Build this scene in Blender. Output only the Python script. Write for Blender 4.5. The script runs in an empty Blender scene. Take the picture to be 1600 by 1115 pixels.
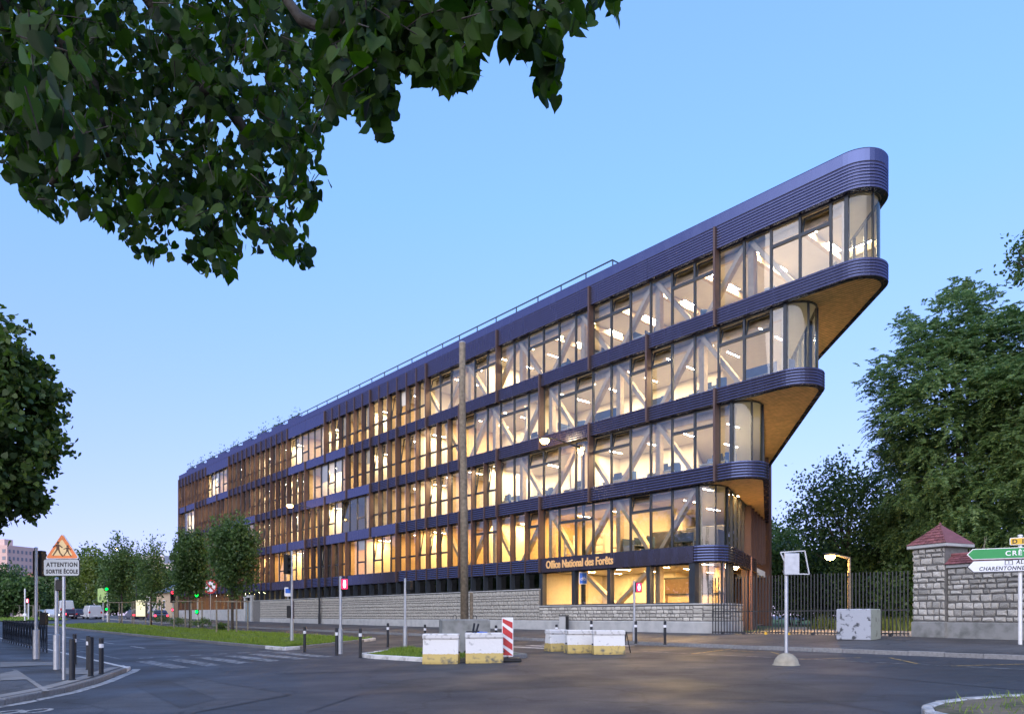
import bpy, math, random
import numpy as np
from mathutils import Vector, Matrix
R = math.radians
SC = bpy.context.scene
# ------------------------------------------------------------------ camera
FPX = 1100.0; HY = 961.0; EYE = 1.6
cam = bpy.data.cameras.new('camera'); camo = bpy.data.objects.new('camera', cam)
SC.collection.objects.link(camo); SC.camera = camo
cam.sensor_width = 36; cam.sensor_fit = 'HORIZONTAL'; cam.lens = 36 * FPX / 1600
cam.shift_y = (HY - 557.5) / 1600; cam.clip_start = .05; cam.clip_end = 3000
camo.location = (0, 0, EYE); camo.rotation_euler = (R(90), 0, 0)
SC.render.resolution_x = 1024; SC.render.resolution_y = 713
# ------------------------------------------------------------------ world, sun, exposure
SUN_EL, SUN_AZ = R(15), R(205)     # azimuth clockwise from +Y (view axis): behind the camera
W = bpy.data.worlds.new('World'); SC.world = W; W.use_nodes = True
nt = W.node_tree; bg = nt.nodes['Background']
sk = nt.nodes.new('ShaderNodeTexSky'); sk.sky_type = 'NISHITA'; sk.sun_disc = False
sk.sun_elevation = SUN_EL; sk.sun_rotation = SUN_AZ; sk.altitude = 60
sk.air_density = 1.0; sk.dust_density = .3; sk.ozone_density = 3.0
tint = nt.nodes.new('ShaderNodeMix'); tint.data_type = 'RGBA'; tint.blend_type = 'MULTIPLY'
tint.inputs[0].default_value = 1; tint.inputs[7].default_value = (1.68, 2.42, 3.85, 1)
gam = nt.nodes.new('ShaderNodeGamma'); gam.inputs[1].default_value = .45      # dusk: the whole dome evens out
nt.links.new(sk.outputs[0], gam.inputs[0]); nt.links.new(gam.outputs[0], tint.inputs[6]); gtc = nt.nodes.new('ShaderNodeTexCoord'); gsp = nt.nodes.new('ShaderNodeSeparateXYZ'); nt.links.new(gtc.outputs['Generated'], gsp.inputs[0])
grp = nt.nodes.new('ShaderNodeValToRGB'); grp.color_ramp.elements[0].color = (1.22, .76, .84, 1); grp.color_ramp.elements[1].color = (.93, .97, 1, 1); grp.color_ramp.elements[1].position = .5
nt.links.new(gsp.outputs[2], grp.inputs[0]); lil = nt.nodes.new('ShaderNodeMix'); lil.data_type = 'RGBA'; lil.blend_type = 'MULTIPLY'; lil.inputs[0].default_value = 1   # lilac dusk haze towards the horizon, all round
nt.links.new(tint.outputs[2], lil.inputs[6]); nt.links.new(grp.outputs[0], lil.inputs[7]); nt.links.new(lil.outputs[2], bg.inputs[0])
bg.inputs[1].default_value = .15
sun = bpy.data.lights.new('sun', 'SUN'); suno = bpy.data.objects.new('sun', sun); SC.collection.objects.link(suno)
sun.energy = 3.6; sun.angle = R(100); sun.color = (1, .91, .84)
sd = Vector((math.sin(SUN_AZ) * math.cos(SUN_EL), math.cos(SUN_AZ) * math.cos(SUN_EL), math.sin(SUN_EL)))
suno.rotation_euler = (-sd).to_track_quat('-Z', 'Y').to_euler()
vs = SC.view_settings; vs.view_transform = 'Standard'; vs.look = 'None'; vs.gamma = 1; vs.exposure = 0.5
vs.use_curve_mapping = False
cy = SC.cycles; cy.use_denoising = True; cy.max_bounces = 8; cy.diffuse_bounces = 3; cy.glossy_bounces = 3
cy.transmission_bounces = 4; cy.transparent_max_bounces = 16; cy.sample_clamp_indirect = 4; cy.caustics_reflective = False
cy.caustics_refractive = False

# ------------------------------------------------------------------ frames and ground
TH = math.atan(970 / FPX); CT, ST = math.cos(TH), math.sin(TH)
U = (ST, -CT); N = (-CT, -ST); OF = (9.37, 32.56)      # facade frame: a along the facade, s out into the street
FROT = math.atan2(U[1], U[0])
def fa(X, Y):
    dx, dy = X - OF[0], Y - OF[1]; return dx * U[0] + dy * U[1], dx * N[0] + dy * N[1]
def xy(a, s): return (OF[0] + a * U[0] + s * N[0], OF[1] + a * U[1] + s * N[1])
def rise(a):
    if a >= 0: return 0.0
    a = max(a, -110.0); return .00007 * a * a
def road_as(a, s): return min(.365, max(0, .0215 * (22 - s))) + rise(a)
def walk_as(a, s): return .505 + .053 * min(5, max(0, 5 - s)) + rise(a)
def road(X, Y): return road_as(*fa(X, Y))
def walk(X, Y): return walk_as(*fa(X, Y))
def lwalk(X, Y): return road(X, Y) + .12
def gp(px, py, g=road, dz=0):
    dx, k = (px - 800) / FPX, (HY - py) / FPX; lo, hi = 1.0, 900.0
    for _ in range(60):
        m = (lo + hi) / 2
        if EYE + k * m - g(dx * m, m) - dz > 0: lo = m
        else: hi = m
    return dx * lo, lo, g(dx * lo, lo) + dz
def at(px, py, d): return ((px - 800) / FPX * d, d, EYE + (HY - py) / FPX * d)
def ppm(P): return FPX / P[1]

# ------------------------------------------------------------------ helpers
C = SC.collection
class MB:
    def __init__(s): s.v = []; s.f = []; s.m = []
    def poly(s, pts, mi=0):
        b = len(s.v); s.v += [tuple(p) for p in pts]; s.f.append(tuple(range(b, b + len(pts)))); s.m.append(mi); return s
    def mesh(s, v, f, mi=0):
        b = len(s.v); s.v += [tuple(p) for p in v]
        for q in f: s.f.append(tuple(b + i for i in q)); s.m.append(mi)
        return s
    def box(s, x0, x1, y0, y1, z0, z1, mi=0):
        v = [(x0,y0,z0),(x1,y0,z0),(x1,y1,z0),(x0,y1,z0),(x0,y0,z1),(x1,y0,z1),(x1,y1,z1),(x0,y1,z1)]
        return s.mesh(v, [(3,2,1,0),(4,5,6,7),(0,1,5,4),(1,2,6,5),(2,3,7,6),(3,0,4,7)], mi)
    def cbox(s, x0, x1, y0, y1, z0, z1, c=.01, mi=0):
        # chamfered box (front/top edges softened)
        v = []
        for z, e in ((z0, c), (z0 + c, 0), (z1 - c, 0), (z1, c)):
            v += [(x0+e+c*(e==0)*0, y0+e, z), (x1-e, y0+e, z), (x1-e, y1-e, z), (x0+e, y1-e, z)]
        f = [(3,2,1,0), (12,13,14,15)]
        for k in range(3):
            for i in range(4):
                j = (i + 1) % 4; f.append((k*4+i, k*4+j, k*4+4+j, k*4+4+i))
        return s.mesh(v, f, mi)
    def obox(s, p, q, w, h, up=(0, 0, 1), mi=0):
        # bar from p to q with section w (side) x h (up)
        p, q = Vector(p), Vector(q); d = (q - p).normalized(); up = Vector(up)
        sd = d.cross(up)
        if sd.length < 1e-5: sd = d.cross(Vector((0, 1, 0)))
        sd.normalize(); up = sd.cross(d).normalized()
        v = []
        for c in (p, q):
            for e, g in ((-1,-1),(1,-1),(1,1),(-1,1)): v.append(c + sd * (e * w / 2) + up * (g * h / 2))
        return s.mesh(v, [(3,2,1,0),(4,5,6,7),(0,1,5,4),(1,2,6,5),(2,3,7,6),(3,0,4,7)], mi)
    def tube(s, path, r, n=8, mi=0, caps=True):
        P = [Vector(p) for p in path]; rs = r if isinstance(r, (list, tuple)) else [r] * len(P); v = []; f = []
        for i, p in enumerate(P):
            d = (P[min(i + 1, len(P) - 1)] - P[max(i - 1, 0)]).normalized()
            t = Vector((1, 0, 0)) if abs(d.x) < .9 else Vector((0, 1, 0))
            e1 = d.cross(t).normalized(); e2 = d.cross(e1)
            for k in range(n):
                an = 2 * math.pi * k / n; v.append(p + e1 * (math.cos(an) * rs[i]) + e2 * (math.sin(an) * rs[i]))
        for i in range(len(P) - 1):
            for k in range(n):
                j = (k + 1) % n; f.append((i*n+k, i*n+j, i*n+n+j, i*n+n+k))
        if caps: f.append(tuple(range(n))[::-1]); f.append(tuple(range((len(P)-1)*n, len(P)*n)))
        return s.mesh(v, f, mi)
    def lathe(s, prof, n=16, c=(0, 0), mi=0):
        v = []; f = []; m = len(prof)
        for k in range(n):
            an = 2 * math.pi * k / n
            for r, z in prof: v.append((c[0] + r * math.cos(an), c[1] + r * math.sin(an), z))
        for k in range(n):
            j = (k + 1) % n
            for i in range(m - 1): f.append((k*m+i, j*m+i, j*m+i+1, k*m+i+1))
        return s.mesh(v, f, mi)
    def prism(s, pts, y0, y1, mi=0, ax='y'):
        # polygon in x,z (ax y) or x,y (ax z) extruded
        g = (lambda p, t: (p[0], t, p[1])) if ax == 'y' else (lambda p, t: (p[0], p[1], t))
        n = len(pts); v = [g(p, y0) for p in pts] + [g(p, y1) for p in pts]
        f = [tuple(range(n)), tuple(range(2*n-1, n-1, -1))] + [(i, n+i, n+(i+1)%n, (i+1)%n) for i in range(n)]
        return s.mesh(v, f, mi)
    def sweep(s, path, prof, mi=0, closed=False):
        # path: [(x,y,nx,ny)] ; prof: [(off,z)]
        m = len(prof); v = []; f = []
        for x, y, nx, ny in path:
            for o, z in prof: v.append((x + nx * o, y + ny * o, z))
        for i in range(len(path) - 1):
            for j in range(m - 1): f.append((i*m+j, (i+1)*m+j, (i+1)*m+j+1, i*m+j+1))
        f.append(tuple(range(m))[::-1]); f.append(tuple(range((len(path)-1)*m, len(path)*m)))
        return s.mesh(v, f, mi)
    def me(s, name, mats, smooth=False):
        me = bpy.data.meshes.new(name); me.from_pydata(s.v, [], s.f)
        mats = mats if isinstance(mats, (list, tuple)) else [mats]
        for m in mats: me.materials.append(m)
        if len(mats) > 1: me.polygons.foreach_set('material_index', s.m)
        if smooth: me.polygons.foreach_set('use_smooth', [True] * len(s.f))
        me.update(); return me
    def obj(s, name, mats, parent=None, smooth=False, loc=None, rz=0):
        return link(name, s.me(name, mats, smooth), parent, loc, rz)
def link(name, me, parent=None, loc=None, rz=0):
    o = bpy.data.objects.new(name, me); C.objects.link(o); o.parent = parent
    if loc is not None: o.location = loc
    if rz: o.rotation_euler = (0, 0, rz)
    return o
def tag(o, label=None, cat=None, group=None, kind=None):
    if label: o['label'] = label
    if cat: o['category'] = cat
    if group: o['group'] = group
    if kind: o['kind'] = kind
    return o
def thing(name, label, cat, loc=(0, 0, 0), rz=0, group=None):
    o = bpy.data.objects.new(name, None); C.objects.link(o); o.location = loc; o.rotation_euler = (0, 0, rz)
    return tag(o, label, cat, group)
def npmesh(name, V, k, mats, mi=None, smooth=False):
    # V: (n,k,3) separate k-gons
    n = len(V); me = bpy.data.meshes.new(name)
    me.vertices.add(n * k); me.vertices.foreach_set('co', V.reshape(-1).astype(np.float32))
    me.loops.add(n * k); me.loops.foreach_set('vertex_index', np.arange(n * k, dtype=np.int32))
    me.polygons.add(n); me.polygons.foreach_set('loop_start', np.arange(0, n * k, k, dtype=np.int32))
    me.polygons.foreach_set('loop_total', np.full(n, k, dtype=np.int32))
    for m in (mats if isinstance(mats, (list, tuple)) else [mats]): me.materials.append(m)
    if mi is not None: me.polygons.foreach_set('material_index', mi.astype(np.int32))
    me.update(calc_edges=True); return me
def text_mb(mb, txt, size, x, z, y, mi=0, sx=1, align='LEFT', bold=0, shear=0, depth=.004, sp=1):
    cu = bpy.data.curves.new('t', 'FONT'); cu.body = txt; cu.size = size; cu.extrude = depth; cu.offset = bold; cu.shear = shear
    cu.align_x = align; cu.resolution_u = 3; cu.space_character = sp
    o = bpy.data.objects.new('t', cu); C.objects.link(o)
    me = bpy.data.meshes.new_from_object(o.evaluated_get(bpy.context.evaluated_depsgraph_get()))
    vs_ = [(x + v.co.x * sx, y - v.co.z, z + v.co.y) for v in me.vertices]
    mb.mesh(vs_, [tuple(p.vertices) for p in me.polygons], mi)
    bpy.data.objects.remove(o); bpy.data.curves.remove(cu); bpy.data.meshes.remove(me)

# ------------------------------------------------------------------ materials
def M(name, col, rough=.6, metal=0, var=.12, vs=4, bump=0, bs=40, spec=.5, ior=1.45, emit=None, es=1, rnd=0, coat=0, col2=None, c2lo=.45, c2hi=.6, det=6):
    m = bpy.data.materials.new(name); m.use_nodes = True; t = m.node_tree; b = t.nodes['Principled BSDF']
    b.inputs['Roughness'].default_value = rough; b.inputs['Metallic'].default_value = metal
    b.inputs['IOR'].default_value = ior; b.inputs['Specular IOR Level'].default_value = spec; b.inputs['Coat Weight'].default_value = coat
    b.inputs['Coat Roughness'].default_value = .15
    c = (*col, 1); b.inputs['Base Color'].default_value = c
    tc = t.nodes.new('ShaderNodeTexCoord')
    if var or col2:
        n = t.nodes.new('ShaderNodeTexNoise'); n.inputs['Scale'].default_value = vs; n.inputs['Detail'].default_value = det
        t.links.new(tc.outputs['Object'], n.inputs[0]); r = t.nodes.new('ShaderNodeValToRGB')
        lo, hi = (tuple(x * (1 - var) for x in col), tuple(min(1, x * (1 + var)) for x in col))
        if col2: lo, hi = col, col2
        r.color_ramp.elements[0].color = (*lo, 1); r.color_ramp.elements[1].color = (*hi, 1)
        r.color_ramp.elements[0].position = c2lo if col2 else .3; r.color_ramp.elements[1].position = c2hi if col2 else .7
        t.links.new(n.outputs[0], r.inputs[0]); src = r.outputs[0]
        if rnd:
            oi = t.nodes.new('ShaderNodeObjectInfo'); mr = t.nodes.new('ShaderNodeMapRange')
            mr.inputs[3].default_value = 1 - rnd; mr.inputs[4].default_value = 1 + rnd
            t.links.new(oi.outputs['Random'], mr.inputs[0]); h = t.nodes.new('ShaderNodeHueSaturation')
            t.links.new(mr.outputs[0], h.inputs['Value']); t.links.new(src, h.inputs['Color']); src = h.outputs[0]
        t.links.new(src, b.inputs['Base Color'])
    if bump:
        n2 = t.nodes.new('ShaderNodeTexNoise'); n2.inputs['Scale'].default_value = bs; n2.inputs['Detail'].default_value = 8
        t.links.new(tc.outputs['Object'], n2.inputs[0]); bp = t.nodes.new('ShaderNodeBump'); bp.inputs[0].default_value = bump
        bp.inputs[1].default_value = .02; t.links.new(n2.outputs[0], bp.inputs['Height']); t.links.new(bp.outputs[0], b.inputs['Normal'])
    if emit: b.inputs['Emission Color'].default_value = (*emit, 1); b.inputs['Emission Strength'].default_value = es
    return m
def glass_mat(name, tr=(.93, .97, .97), base=.05, k=1.1, rough=.0):
    m = bpy.data.materials.new(name); m.use_nodes = True; t = m.node_tree; t.nodes.remove(t.nodes['Principled BSDF'])
    o = t.nodes['Material Output']; a = t.nodes.new('ShaderNodeBsdfTransparent'); a.inputs[0].default_value = (*tr, 1)
    g = t.nodes.new('ShaderNodeBsdfGlossy'); g.inputs['Roughness'].default_value = rough
    fr = t.nodes.new('ShaderNodeFresnel'); fr.inputs[0].default_value = 1.5
    ma = t.nodes.new('ShaderNodeMath'); ma.operation = 'MULTIPLY_ADD'; ma.use_clamp = True; ma.inputs[1].default_value = k; ma.inputs[2].default_value = base
    x = t.nodes.new('ShaderNodeMixShader'); t.links.new(fr.outputs[0], ma.inputs[0]); t.links.new(ma.outputs[0], x.inputs[0])
    t.links.new(a.outputs[0], x.inputs[1]); t.links.new(g.outputs[0], x.inputs[2]); t.links.new(x.outputs[0], o.inputs[0])
    return m
def leaf_mat(name, c1, c2, tl=.35, rough=.45):
    m = bpy.data.materials.new(name); m.use_nodes = True; t = m.node_tree; b = t.nodes['Principled BSDF']; o = t.nodes['Material Output']
    ge = t.nodes.new('ShaderNodeNewGeometry'); r = t.nodes.new('ShaderNodeValToRGB')
    r.color_ramp.elements[0].color = (*c1, 1); r.color_ramp.elements[1].color = (*c2, 1)
    t.links.new(ge.outputs['Random Per Island'], r.inputs[0]); t.links.new(r.outputs[0], b.inputs['Base Color'])
    b.inputs['Roughness'].default_value = rough; b.inputs['Specular IOR Level'].default_value = .35
    tr = t.nodes.new('ShaderNodeBsdfTranslucent'); h = t.nodes.new('ShaderNodeHueSaturation'); h.inputs['Value'].default_value = 1.6
    h.inputs['Saturation'].default_value = 1.15; t.links.new(r.outputs[0], h.inputs['Color']); t.links.new(h.outputs[0], tr.inputs[0])
    x = t.nodes.new('ShaderNodeMixShader'); x.inputs[0].default_value = tl
    t.links.new(b.outputs[0], x.inputs[1]); t.links.new(tr.outputs[0], x.inputs[2]); t.links.new(x.outputs[0], o.inputs[0])
    return m
def emis(name, col, s):
    m = bpy.data.materials.new(name); m.use_nodes = True; t = m.node_tree; t.nodes.remove(t.nodes['Principled BSDF'])
    e = t.nodes.new('ShaderNodeEmission'); e.inputs[0].default_value = (*col, 1); e.inputs[1].default_value = s
    t.links.new(e.outputs[0], t.nodes['Material Output'].inputs[0]); return m
MT = dict(
  galv=M('galvanised_steel', (.46, .48, .5), .42, .75, .1, 9, .05, 60),
  dark=M('dark_paint', (.018, .02, .024), .42, 0, .2, 6),
  black=M('black_plastic', (.012, .012, .013), .5, 0, .2),
  white=M('white_paint', (.74, .74, .72), .5, 0, .06, 6),
  conc=M('concrete', (.27, .27, .255), .88, 0, .0, 3, .35, 45, col2=(.15, .155, .14), c2lo=.42, c2hi=.72),
  concp=M('pale_concrete', (.44, .44, .42), .85, 0, 0, 2.2, .2, 40, col2=(.33, .335, .325), c2lo=.4, c2hi=.75),
  wood=M('weathered_wood', (.2, .16, .11), .85, 0, .35, 9, .4, 50),
  greywood=M('grey_timber', (.25, .22, .17), .88, 0, .3, 12, .3, 60),
  bark=M('bark', (.07, .06, .05), .9, 0, .35, 9, .6, 30),
)
rng = random.Random(7); nrg = np.random.default_rng(7)
# ------------------------------------------------------------------ ground, road, pavements
def asphalt(name, c, sc=1.0, worn=None):
    m = bpy.data.materials.new(name); m.use_nodes = True; t = m.node_tree; b = t.nodes['Principled BSDF']; L = t.links.new
    tc = t.nodes.new('ShaderNodeTexCoord')
    def noise(s, d): 
        n = t.nodes.new('ShaderNodeTexNoise'); n.inputs['Scale'].default_value = s; n.inputs['Detail'].default_value = d; L(tc.outputs['Object'], n.inputs[0]); return n.outputs[0]
    def ramp(src, a, b_, p0, p1):
        r = t.nodes.new('ShaderNodeValToRGB'); r.color_ramp.elements[0].color = (*a, 1); r.color_ramp.elements[1].color = (*b_, 1)
        r.color_ramp.elements[0].position = p0; r.color_ramp.elements[1].position = p1; L(src, r.inputs[0]); return r.outputs[0]
    big = ramp(noise(.22 * sc, 5), tuple(x * .72 for x in c), tuple(x * 1.35 for x in c), .32, .68)
    fine = ramp(noise(45, 10), (.5,) * 3, (1.65,) * 3, .36, .66)
    mx = t.nodes.new('ShaderNodeMix'); mx.data_type = 'RGBA'; mx.blend_type = 'MULTIPLY'; mx.inputs[0].default_value = 1
    L(big, mx.inputs[6]); L(fine, mx.inputs[7]); out = mx.outputs[2]
    mp = t.nodes.new('ShaderNodeMapping'); mp.inputs['Rotation'].default_value = (0, 0, FROT); mp.inputs['Scale'].default_value = (.5, 2.2, 1); L(tc.outputs['Object'], mp.inputs[0])
    st_ = t.nodes.new('ShaderNodeTexNoise'); st_.inputs['Scale'].default_value = 1.6; st_.inputs['Detail'].default_value = 9; st_.inputs['Roughness'].default_value = .65; L(mp.outputs[0], st_.inputs[0])
    ms = t.nodes.new('ShaderNodeMix'); ms.data_type = 'RGBA'; ms.blend_type = 'MULTIPLY'; ms.inputs[0].default_value = 1; L(out, ms.inputs[6]); L(ramp(st_.outputs[0], (.78,) * 3, (1.25,) * 3, .36, .66), ms.inputs[7]); out = ms.outputs[2]
    # cracks
    v = t.nodes.new('ShaderNodeTexVoronoi'); v.feature = 'DISTANCE_TO_EDGE'; v.inputs['Scale'].default_value = .3
    nz = t.nodes.new('ShaderNodeTexNoise'); nz.inputs['Scale'].default_value = 1.2; nz.inputs['Detail'].default_value = 5; L(tc.outputs['Object'], nz.inputs[0])
    va = t.nodes.new('ShaderNodeMix'); va.data_type = 'RGBA'; va.blend_type = 'ADD'; va.inputs[0].default_value = .9
    L(tc.outputs['Object'], va.inputs[6]); L(nz.outputs['Color'], va.inputs[7]); L(va.outputs[2], v.inputs[0])
    cr = ramp(v.outputs[0], (.3,) * 3, (1,) * 3, .004, .016)
    m2 = t.nodes.new('ShaderNodeMix'); m2.data_type = 'RGBA'; m2.blend_type = 'MULTIPLY'; m2.inputs[0].default_value = .8
    L(out, m2.inputs[6]); L(cr, m2.inputs[7]); out = m2.outputs[2]
    if worn:
        w = ramp(noise(worn[1], 9), (0, 0, 0), (1, 1, 1), worn[2], worn[3])
        m3 = t.nodes.new('ShaderNodeMix'); m3.data_type = 'RGBA'; L(w, m3.inputs[0]); L(out, m3.inputs[6]); m3.inputs[7].default_value = (*worn[0], 1); out = m3.outputs[2]
    L(out, b.inputs['Base Color'])
    rr = ramp(noise(.5, 4), (.5,) * 3, (.78,) * 3, .3, .7); L(rr, b.inputs['Roughness'])
    bp = t.nodes.new('ShaderNodeBump'); bp.inputs[0].default_value = .35; bp.inputs[1].default_value = .01; L(noise(70, 6), bp.inputs['Height']); L(bp.outputs[0], b.inputs['Normal'])
    return m
AS = (.025, .0285, .037)
MT['road'] = asphalt('asphalt', AS)
MT['patch_d'] = asphalt('asphalt_patch', (.02, .021, .025)); MT['patch_l'] = asphalt('old_asphalt_patch', (.038, .039, .044))
MT['walk'] = asphalt('pavement_asphalt', (.06, .06, .063), 2); MT['lwalk'] = asphalt('dark_pavement', (.05, .05, .052), 2)
MT['slabs'] = M('pale_paving', (.24, .24, .24), .8, 0, .2, 2, .2, 30)
MT['paint'] = asphalt('worn_white_paint', AS, 1, ((.27, .28, .29), 5, .38, .62))
MT['paint2'] = asphalt('white_road_paint', AS, 1, ((.42, .42, .42), 6, .3, .52))
MT['ypaint'] = asphalt('worn_yellow_paint', AS, 1, ((.42, .28, .08), 6, .34, .56))
MT['granite'] = M('granite', (.2, .2, .2), .75, 0, .2, 18, .15, 60, rnd=.12)
MT['wkerb'] = M('painted_kerb', (.66, .66, .64), .7, 0, 0, 5, .2, 40, col2=(.4, .4, .38), c2lo=.5, c2hi=.7)
MT['soil'] = M('soil', (.05, .045, .025), .95, 0, .3, 5, .5, 20)
MT['turf'] = M('turf', (.06, .11, .02), .95, 0, .35, 3, .5, 20)
MT['beige'] = M('beige_gravel', (.36, .31, .25), .9, 0, .12, 4, .3, 60)

def grid(name, As, Ss, zf, mat, parent=None, kind=None):
    mb = MB(); n = len(Ss)
    v = [(*xy(a, s), zf(a, s)) for a in As for s in Ss]
    f = [(i*n+j, i*n+j+1, (i+1)*n+j+1, (i+1)*n+j) for i in range(len(As)-1) for j in range(n-1)]
    mb.mesh(v, f); o = mb.obj(name, mat, parent)
    if kind: o['kind'] = kind
    return o
A_ALL = [-900, -500, -300, -220, -170, -140, -120] + list(range(-110, 1, 5)) + [10, 20, 30, 45, 70, 120, 300, 700]
S_ALL = [-700, -300, -150, -80, -40, -20, -10, -2, 5, 8, 11, 14, 17, 19.5, 22, 26, 32, 45, 70, 150, 400, 800]
road_o = grid('road', A_ALL, S_ALL, road_as, MT['road'], None, 'structure')
def frange(a, b, st):
    n = max(1, int(math.ceil(abs(b - a) / st))); return [a + (b - a) * i / n for i in range(n + 1)]
far_walk = grid('pavement', frange(-150, 60, 3), [-1.5, 0, 1.2, 2.5, 3.8, 4.84], walk_as, MT['walk'], None, 'structure')
yard = grid('garden_ground', frange(-150, 60, 5), [-90, -50, -20, -10, -5, -1.51], lambda a, s: walk_as(a, 0) , MT['turf'], None, 'structure')
# kerb stones along the far pavement
def kerb_line(parent, a0, a1, s0, s1, zt, zb, mat, L=1.0, name='kerb_stone', join=False):
    n = max(1, round(abs(a1 - a0) / L)); l = (a1 - a0) / n; j = MB()
    base = None
    for i in range(n):
        a = a0 + (i + .5) * l; mb = j if join else MB()
        if join:
            x0 = a - l / 2 + .006; x1 = a + l / 2 - .006; y0, y1 = -max(s0, s1), -min(s0, s1)
            mb.cbox(x0, x1, y0, y1, zb(a), zt(a), .012)
        else:
            if base is None:
                base = MB().cbox(-abs(l)/2 + .006, abs(l)/2 - .006, -abs(s1 - s0)/2, abs(s1 - s0)/2, zb(a) - zt(a), 0, .015).me(name, mat)
            k = link(name, base, parent, (*xy(a, (s0 + s1) / 2), zt(a) + rng.uniform(-.006, .006)), FROT)
    if join:
        o = j.obj(name, mat, parent, loc=(*OF, 0), rz=FROT); o['kind'] = 'stuff'
kerb_line(far_walk, -40, 24, 4.84, 5.0, lambda a: walk_as(a, 5) + .002, lambda a: road_as(a, 5) - .1, MT['granite'])
kerb_line(far_walk, -150, -40.01, 4.84, 5.0, lambda a: walk_as(a, 5) + .002, lambda a: road_as(a, 5) - .1, MT['granite'], 2, 'kerb', True)
# driveway behind the gate
dv = MB()
for s0, s1, wl, wr in ((-1.5, -4, .2, 11), (-4, -8, -1, 11.5), (-8, -14, -3, 11), (-14, -24, -6, 9)):
    dv.poly([(*xy(a, s), walk_as(0, 0) + .006) for a, s in ((wl, s0), (wr, s0), (wr, s1), (wl, s1))])
tag(dv.obj('driveway', MT['beige']), kind='structure')

# sheets that lie on the ground
def sheet(mb, quad, g, dz, n=None, mi=0):
    # quad in world xy (4 pts), conformed to ground g
    q = [Vector((p[0], p[1])) for p in quad]
    nu = n or max(1, int(max((q[1]-q[0]).length, (q[2]-q[3]).length) / 1.0)); nv = n or max(1, int(max((q[3]-q[0]).length, (q[2]-q[1]).length) / 1.0))
    v = []
    for i in range(nu + 1):
        for j in range(nv + 1):
            u, w = i / nu, j / nv; p = (q[0]*(1-u) + q[1]*u)*(1-w) + (q[3]*(1-u) + q[2]*u)*w; v.append((p.x, p.y, g(p.x, p.y) + dz))
    mb.mesh(v, [(i*(nv+1)+j, (i+1)*(nv+1)+j, (i+1)*(nv+1)+j+1, i*(nv+1)+j+1) for i in range(nu) for j in range(nv)], mi)
def asq(a0, a1, s0, s1): return [xy(a0, s0), xy(a1, s0), xy(a1, s1), xy(a0, s1)]
def line(mb, pts, w, g=road, dz=.006):
    for p, q in zip(pts[:-1], pts[1:]):
        d = Vector((q[0]-p[0], q[1]-p[1])).normalized(); nn = Vector((-d.y, d.x)) * w / 2
        sheet(mb, [(p[0]-nn.x, p[1]-nn.y), (q[0]-nn.x, q[1]-nn.y), (q[0]+nn.x, q[1]+nn.y), (p[0]+nn.x, p[1]+nn.y)], g, dz)
def mark(name, quads, mat, dz=.006, parent=road_o, g=road):
    for q in quads:
        mb = MB(); sheet(mb, q, g, dz); mb.obj(name, mat, parent)
# zebra across the near carriageway, zebra across the far one
mark('crossing_stripe', [asq(-9.3 + .12 * i, -5.0 + .12 * i, 16.6 + 1.02 * i, 17.12 + 1.02 * i) for i in range(6)], MT['paint'])
mark('crossing_stripe', [asq(-4.2, -.2, 5.5 + 1.05 * i, 6.0 + 1.05 * i) for i in range(4)], MT['paint2'])
mark('lane_dash', [asq(-70 + 6.2 * i, -67.4 + 6.2 * i, 19.6, 19.74) for i in range(9)], MT['paint2'])
mark('edge_line', [asq(-40, -10.5, 22.2, 22.32)], MT['paint'])
mark('give_way_dash', [asq(-10.6, -10.2, 16.7 + .9 * i, 17.2 + .9 * i) for i in range(6)], MT['paint'])
mark('lane_line', [asq(-6 + i * 8.1, 2 + i * 8.1, 8.05, 8.15) for i in range(3)], MT['paint'])
zz = MB(); P = lambda *p: [gp(*q)[:2] for q in p]
for i, pts in enumerate((((1081, 1021), (1142, 1013.5)), ((1142, 1016), (1205, 1018), (1222, 1023)), ((1250, 1029.5), (1345, 1027)), ((1390, 1027), (1436, 1037)), ((1486, 1040), (1600, 1037)))):
    mb = MB(); line(mb, P(*pts), .1, dz=.008); mb.obj('zigzag_line', MT['ypaint'], road_o)
# repairs in the asphalt
for px, mt in (([(212, 1071), (262, 1063), (338, 1092), (283, 1106)], 'patch_d'), ([(300, 1058), (450, 1084), (300, 1113), (90, 1113)], 'patch_l'),
               ([(640, 1060), (900, 1050), (1000, 1068), (560, 1085)], 'patch_d'), ([(820, 1026), (1180, 1037), (1150, 1047), (800, 1034)], 'patch_l'),
               ([(1060, 1060), (1370, 1066), (1330, 1100), (960, 1085)], 'patch_d'), ([(455, 1040), (640, 1037), (660, 1046), (430, 1052)], 'patch_l')):
    mb = MB(); q = [gp(*p)[:2] for p in px]; sheet(mb, [q[0], q[1], q[2], q[3]], road, .003 if mt == 'patch_l' else .0045); mb.obj('asphalt_patch', MT[mt], road_o)

MT['seam'] = asphalt('tar_seam', (.018, .018, .02))
for pts in (((300, 1058), (455, 1085), (300, 1114)), ((212, 1071), (262, 1063), (338, 1092), (283, 1106), (212, 1071)), ((640, 1060), (560, 1085), (480, 1112)), ((700, 1050), (980, 1066), (1250, 1090), (1390, 1113)), ((1040, 1042), (1380, 1058), (1600, 1078)), ((430, 1052), (660, 1046), (820, 1040)), ((0, 1075), (60, 1094))):
    mb = MB(); line(mb, [gp(*q)[:2] for q in pts], .045, dz=.0062); mb.obj('tar_seam', MT['seam'], road_o)
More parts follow.
